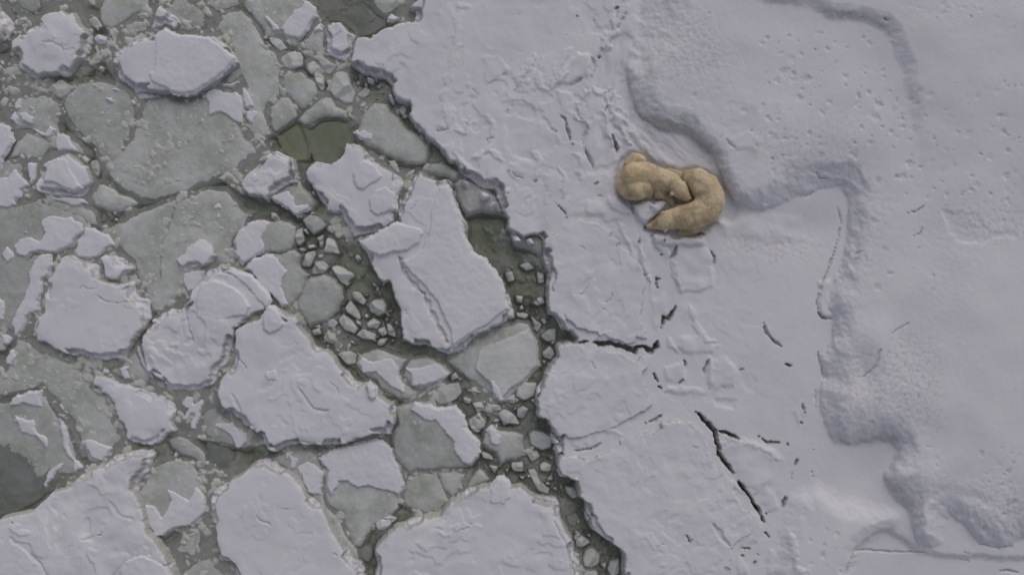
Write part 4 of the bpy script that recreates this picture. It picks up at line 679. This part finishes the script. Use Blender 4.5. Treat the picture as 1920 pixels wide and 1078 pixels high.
shelf_slab('lower snow slab of the shelf edge, long and ribbed, touching the bottom edge', 'L 935,240 960,190 1080,200 1200,180 1260,145 S 130,160 250,110 400,60 560,-20 Q 560,910 700,875 755,870 830,945 885,1010 S 900,150 930,260 975,340 1040,420 1090,500 1140,580 1190,640 1220,710 1210,800 1060,870 1030,920 1030,1250 L 1420,1250 1410,980 1390,910 1340,880 1280,840 1210,770 1165,730 1165,680 1140,620 1130,560 1090,530 1080,410 960,380 930,320', 0.46, lines=[('S 885,725 940,810 1005,880', 6, .06), ('S 700,800 718,850 740,832', 2, .12), ('S 490,885 540,860', 2, .03), ('S 740,170 760,195 780,185', 2.2, .03)])

# ------------------------------------------------------------------ polar bears
def fur_material(name, a, b, stain):
    m, t, N, L = newmat(name)
    out = N('OutputMaterial'); p = N('BsdfPrincipled'); tc = N('TexCoord'); vec = tc.outputs['Object']
    n1 = noise(N, L, vec, 2.6, 5, 0.6); n2 = noise(N, L, vec, 7, 6, 0.7, 0.6); n3 = noise(N, L, vec, 55, 4, 0.7, 1.5)
    c = mixc(N, L, ramp(N, L, n1, 0.35, 0.65), a, b)
    c = mixc(N, L, ramp(N, L, n2, 0.56, 0.74, (0, 0, 0, 1), (.6, .6, .6, 1)), c, stain)
    at = N('Attribute'); at.attribute_name = 'tone'; mr = N('MapRange'); mr.inputs[3].default_value = 0.84; mr.inputs[4].default_value = 1.50; mr.clamp = False; L(at.outputs['Fac'], mr.inputs[0])
    hv = N('HueSaturation'); L(c, hv.inputs['Color']); L(mr.outputs[0], hv.inputs['Value']); c = hv.outputs[0]
    L(c, p.inputs['Base Color']); p.inputs['Roughness'].default_value = 0.9; p.inputs['Specular IOR Level'].default_value = 0.1
    p.inputs['Sheen Weight'].default_value = 0.15
    bp = N('Bump'); bp.inputs['Strength'].default_value = 0.5; bp.inputs['Distance'].default_value = 0.015
    L(n3, bp.inputs['Height']); L(bp.outputs[0], p.inputs['Normal']); L(p.outputs[0], out.inputs['Surface']); return m
M_FUR = fur_material('cream_fur', (0.80, 0.675, 0.475, 1), (0.70, 0.575, 0.385, 1), (0.50, 0.375, 0.22, 1))
M_NOSE = bpy.data.materials.new('nose_black'); M_NOSE.use_nodes = True
M_NOSE.node_tree.nodes['Principled BSDF'].inputs['Base Color'].default_value = (0.03, 0.028, 0.028, 1)
def ico_template(sub=2):
    import bmesh
    bm = bmesh.new(); bmesh.ops.create_icosphere(bm, subdivisions=sub, radius=1.0)
    v = np.array([q.co[:] for q in bm.verts]); f = np.array([[q.index for q in p.verts] for p in bm.faces]); bm.free(); return v, f
IV, IF = ico_template(3)
def bear(label, chains, nose, eyes, g0, seed, stains=()):
    """chains: lists of (Zx, Zy, height above snow of the centre, radius)"""
    V = []; F = []; n = 0
    ox, oy = toxy(1120 + 760 / 5.389, 260 + 560 / 5.389, g0)
    def w(zx, zy, z):
        X, Y = toxy(1120 + zx / 5.389, 260 + zy / 5.389, g0 + z); return np.array([X - ox, Y - oy, z])
    for ch in chains:
        C = [(w(a, b, c), r) for a, b, c, r in ch]
        for (p, r), (q, s) in zip(C[:-1], C[1:]):
            L = np.linalg.norm(q - p); k = max(2, int(L / (0.22 * min(r, s)) + 1))
            for i in range(k + 1):
                t = i / k; c = p + (q - p) * t; rr = r + (s - r) * t
                V.append(IV * rr * np.array([1, 1, 0.92]) + c); F.append(IF + n); n += len(IV)
    V = np.concatenate(V); F = np.concatenate(F)
    me = bpy.data.meshes.new('tmp'); me.from_pydata(V.tolist(), [], F.tolist())
    o = bpy.data.objects.new('polar_bear', me); col.objects.link(o)
    m = o.modifiers.new('r', 'REMESH'); m.mode = 'VOXEL'; m.voxel_size = 0.017; m.use_smooth_shade = True
    m = o.modifiers.new('s', 'SMOOTH'); m.iterations = 4; m.factor = 0.5
    dg = bpy.context.evaluated_depsgraph_get(); me2 = bpy.data.meshes.new_from_object(o.evaluated_get(dg)); me2.name = 'polar_bear'
    o.modifiers.clear(); o.data = me2; bpy.data.meshes.remove(me)
    # tousle the coat
    k = len(me2.vertices); co = np.empty(k * 3, np.float32); me2.vertices.foreach_get('co', co); co = co.reshape(-1, 3)
    nr = np.empty(k * 3, np.float32); me2.vertices.foreach_get('normal', nr); nr = nr.reshape(-1, 3)
    X = co[:, 0] * 80; Y = co[:, 1] * 80 + co[:, 2] * 60
    dsp = 0.006 * fbm(X, Y, 20, 3, seed) + 0.005 * fbm(X * 1.4, Y * .7, 4, 2, seed + 9)
    co += nr * dsp[:, None]; me2.vertices.foreach_set('co', co.astype(np.float32).ravel()); me2.update()
    # short lying guard hairs, so the outline is soft
    rs = np.random.RandomState(seed); nr2 = nr; N_ = 34000
    ii = rs.randint(0, k, N_); ii = ii[co[ii, 2] > 0.02]; c0 = co[ii]; n0 = nr2[ii]
    fx = fbm(c0[:, 0] * 80, c0[:, 1] * 80, 30, 2, seed + 3); ang = fx * 4 + rs.rand(len(ii)) * .8
    d0 = np.stack([np.cos(ang), np.sin(ang), -0.35 + 0 * ang], 1); d0 -= n0 * (d0 * n0).sum(1)[:, None]; d0 /= np.linalg.norm(d0, axis=1)[:, None] + 1e-6
    sdv = np.cross(n0, d0); ln = (0.035 + 0.045 * rs.rand(len(ii)))[:, None]
    a = c0 - sdv * 0.008 - n0 * .004; b = c0 + sdv * 0.008 - n0 * .004; t = c0 + d0 * ln + n0 * ln * 0.30
    base_v = k; hv = np.stack([a, b, t], 1).reshape(-1, 3)
    vs = np.concatenate([co, hv]); fs = [tuple(p.vertices) for p in me2.polygons] + [(base_v + 3 * j, base_v + 3 * j + 1, base_v + 3 * j + 2) for j in range(len(ii))]
    me2.clear_geometry(); me2.from_pydata(vs.tolist(), [], fs)
    cl = 0.5 + 0.5 * fbm(c0[:, 0] * 80 + 40 * fx, c0[:, 1] * 80 - 40 * fx, 7, 2, seed + 30)
    body = 0.5 + 0.35 * fbm(X * 1.3, Y * 1.3, 9, 3, seed + 31, .7)
    tn = np.concatenate([body, np.repeat(np.clip(cl * .7 + .3 * rs.rand(len(ii)), 0, 1), 3)])
    for a_, b_, ra, st in stains:
        q = w(a_, b_, 0); dd = np.hypot(vs[:, 0] - q[0], (vs[:, 1] - q[1]) * 1.5) / (ra * .00232)
        tn = tn - st * np.exp(-dd ** 2) * (0.7 + 0.6 * fbm(vs[:, 0] * 80, vs[:, 1] * 80, 8, 2, seed + 40))
    tn = np.clip(tn, -.2, 1.1).astype(np.float32)
    at = me2.attributes.new('tone', 'FLOAT', 'POINT'); at.data.foreach_set('value', tn)
    me2.materials.clear(); me2.materials.append(M_FUR)
    for p in me2.polygons: p.use_smooth = True
    o.location = (ox, oy, g0); tag(o, label, 'polar bear')
    for nm, lst in (('nose', [nose]), ('eye', eyes)):
        for a, b, c, r in lst:
            e = bpy.data.meshes.new(nm); e.from_pydata((IV * r * np.array([1.15, 1, .85]) + w(a, b, c)).tolist(), [], IF.tolist()); e.materials.append(M_NOSE)
            for p in e.polygons: p.use_smooth = True
            q = bpy.data.objects.new(nm, e); col.objects.link(q); q.parent = o
    return o
G0 = 0.28
bear('curled polar bear on the left, its head bent down against the other bear', [
    [(320, 470, .22, .26), (370, 400, .30, .325), (470, 375, .31, .30), (570, 400, .30, .265), (650, 420, .29, .235)],
    [(650, 425, .29, .23), (735, 440, .31, .205), (790, 480, .35, .17), (830, 520, .385, .165), (865, 560, .36, .125), (895, 590, .32, .085), (915, 606, .30, .058)],
    [(325, 275, .13, .13), (375, 215, .12, .135), (430, 225, .13, .12)],
    [(330, 520, .30, .20), (400, 520, .42, .215), (470, 510, .44, .165), (515, 520, .34, .11), (510, 570, .20, .075), (440, 605, .08, .065), (400, 618, .05, .06)],
    [(600, 500, .14, .15), (650, 540, .14, .13), (700, 595, .11, .095), (755, 650, .07, .075), (780, 655, .05, .06)],
    [(720, 350, .14, .10), (800, 372, .16, .11), (870, 400, .15, .095), (900, 460, .12, .07)],
    [(620, 540, .2, .12), (610, 575, .10, .08)],
    [(762, 552, .40, .048), (750, 566, .44, .034)], [(852, 462, .40, .048), (860, 452, .44, .032)]],
    (922, 612, .30, .034), [(862, 600, .42, .015), (905, 552, .40, .015)], G0, 500, [(400, 400, 70, .35), (560, 430, 50, .2), (690, 560, 60, .4), (300, 560, 60, .2)])
bear('stretched polar bear on the right, curving round with its dark nose on the snow', [
    [(915, 400, .18, .18), (1010, 420, .27, .26), (1095, 500, .31, .315), (1140, 610, .31, .325), (1090, 720, .33, .32), (990, 775, .36, .295), (900, 790, .34, .27), (820, 800, .29, .235), (755, 812, .27, .215), (700, 828, .285, .19), (650, 848, .26, .15), (600, 865, .20, .10), (550, 879, .16, .075), (512, 888, .145, .055)],
    [(1020, 880, .12, .13), (960, 925, .10, .105), (890, 950, .07, .085), (840, 955, .05, .07)], [(960, 860, .2, .2), (880, 880, .12, .14)],
    [(960, 470, .10, .10), (935, 520, .07, .075)], [(850, 700, .12, .13), (780, 695, .08, .085), (740, 725, .05, .065)], [(1190, 700, .12, .16), (1150, 790, .1, .14)],
    [(662, 778, .33, .048), (650, 762, .36, .036)], [(700, 900, .31, .048), (694, 918, .33, .034)]],
    (497, 890, .15, .044), [(600, 828, .275, .015), (616, 898, .265, .015)], G0, 520, [(900, 750, 90, .55), (960, 460, 60, .3), (880, 930, 50, .35), (560, 870, 40, .35), (700, 900, 30, .3)])
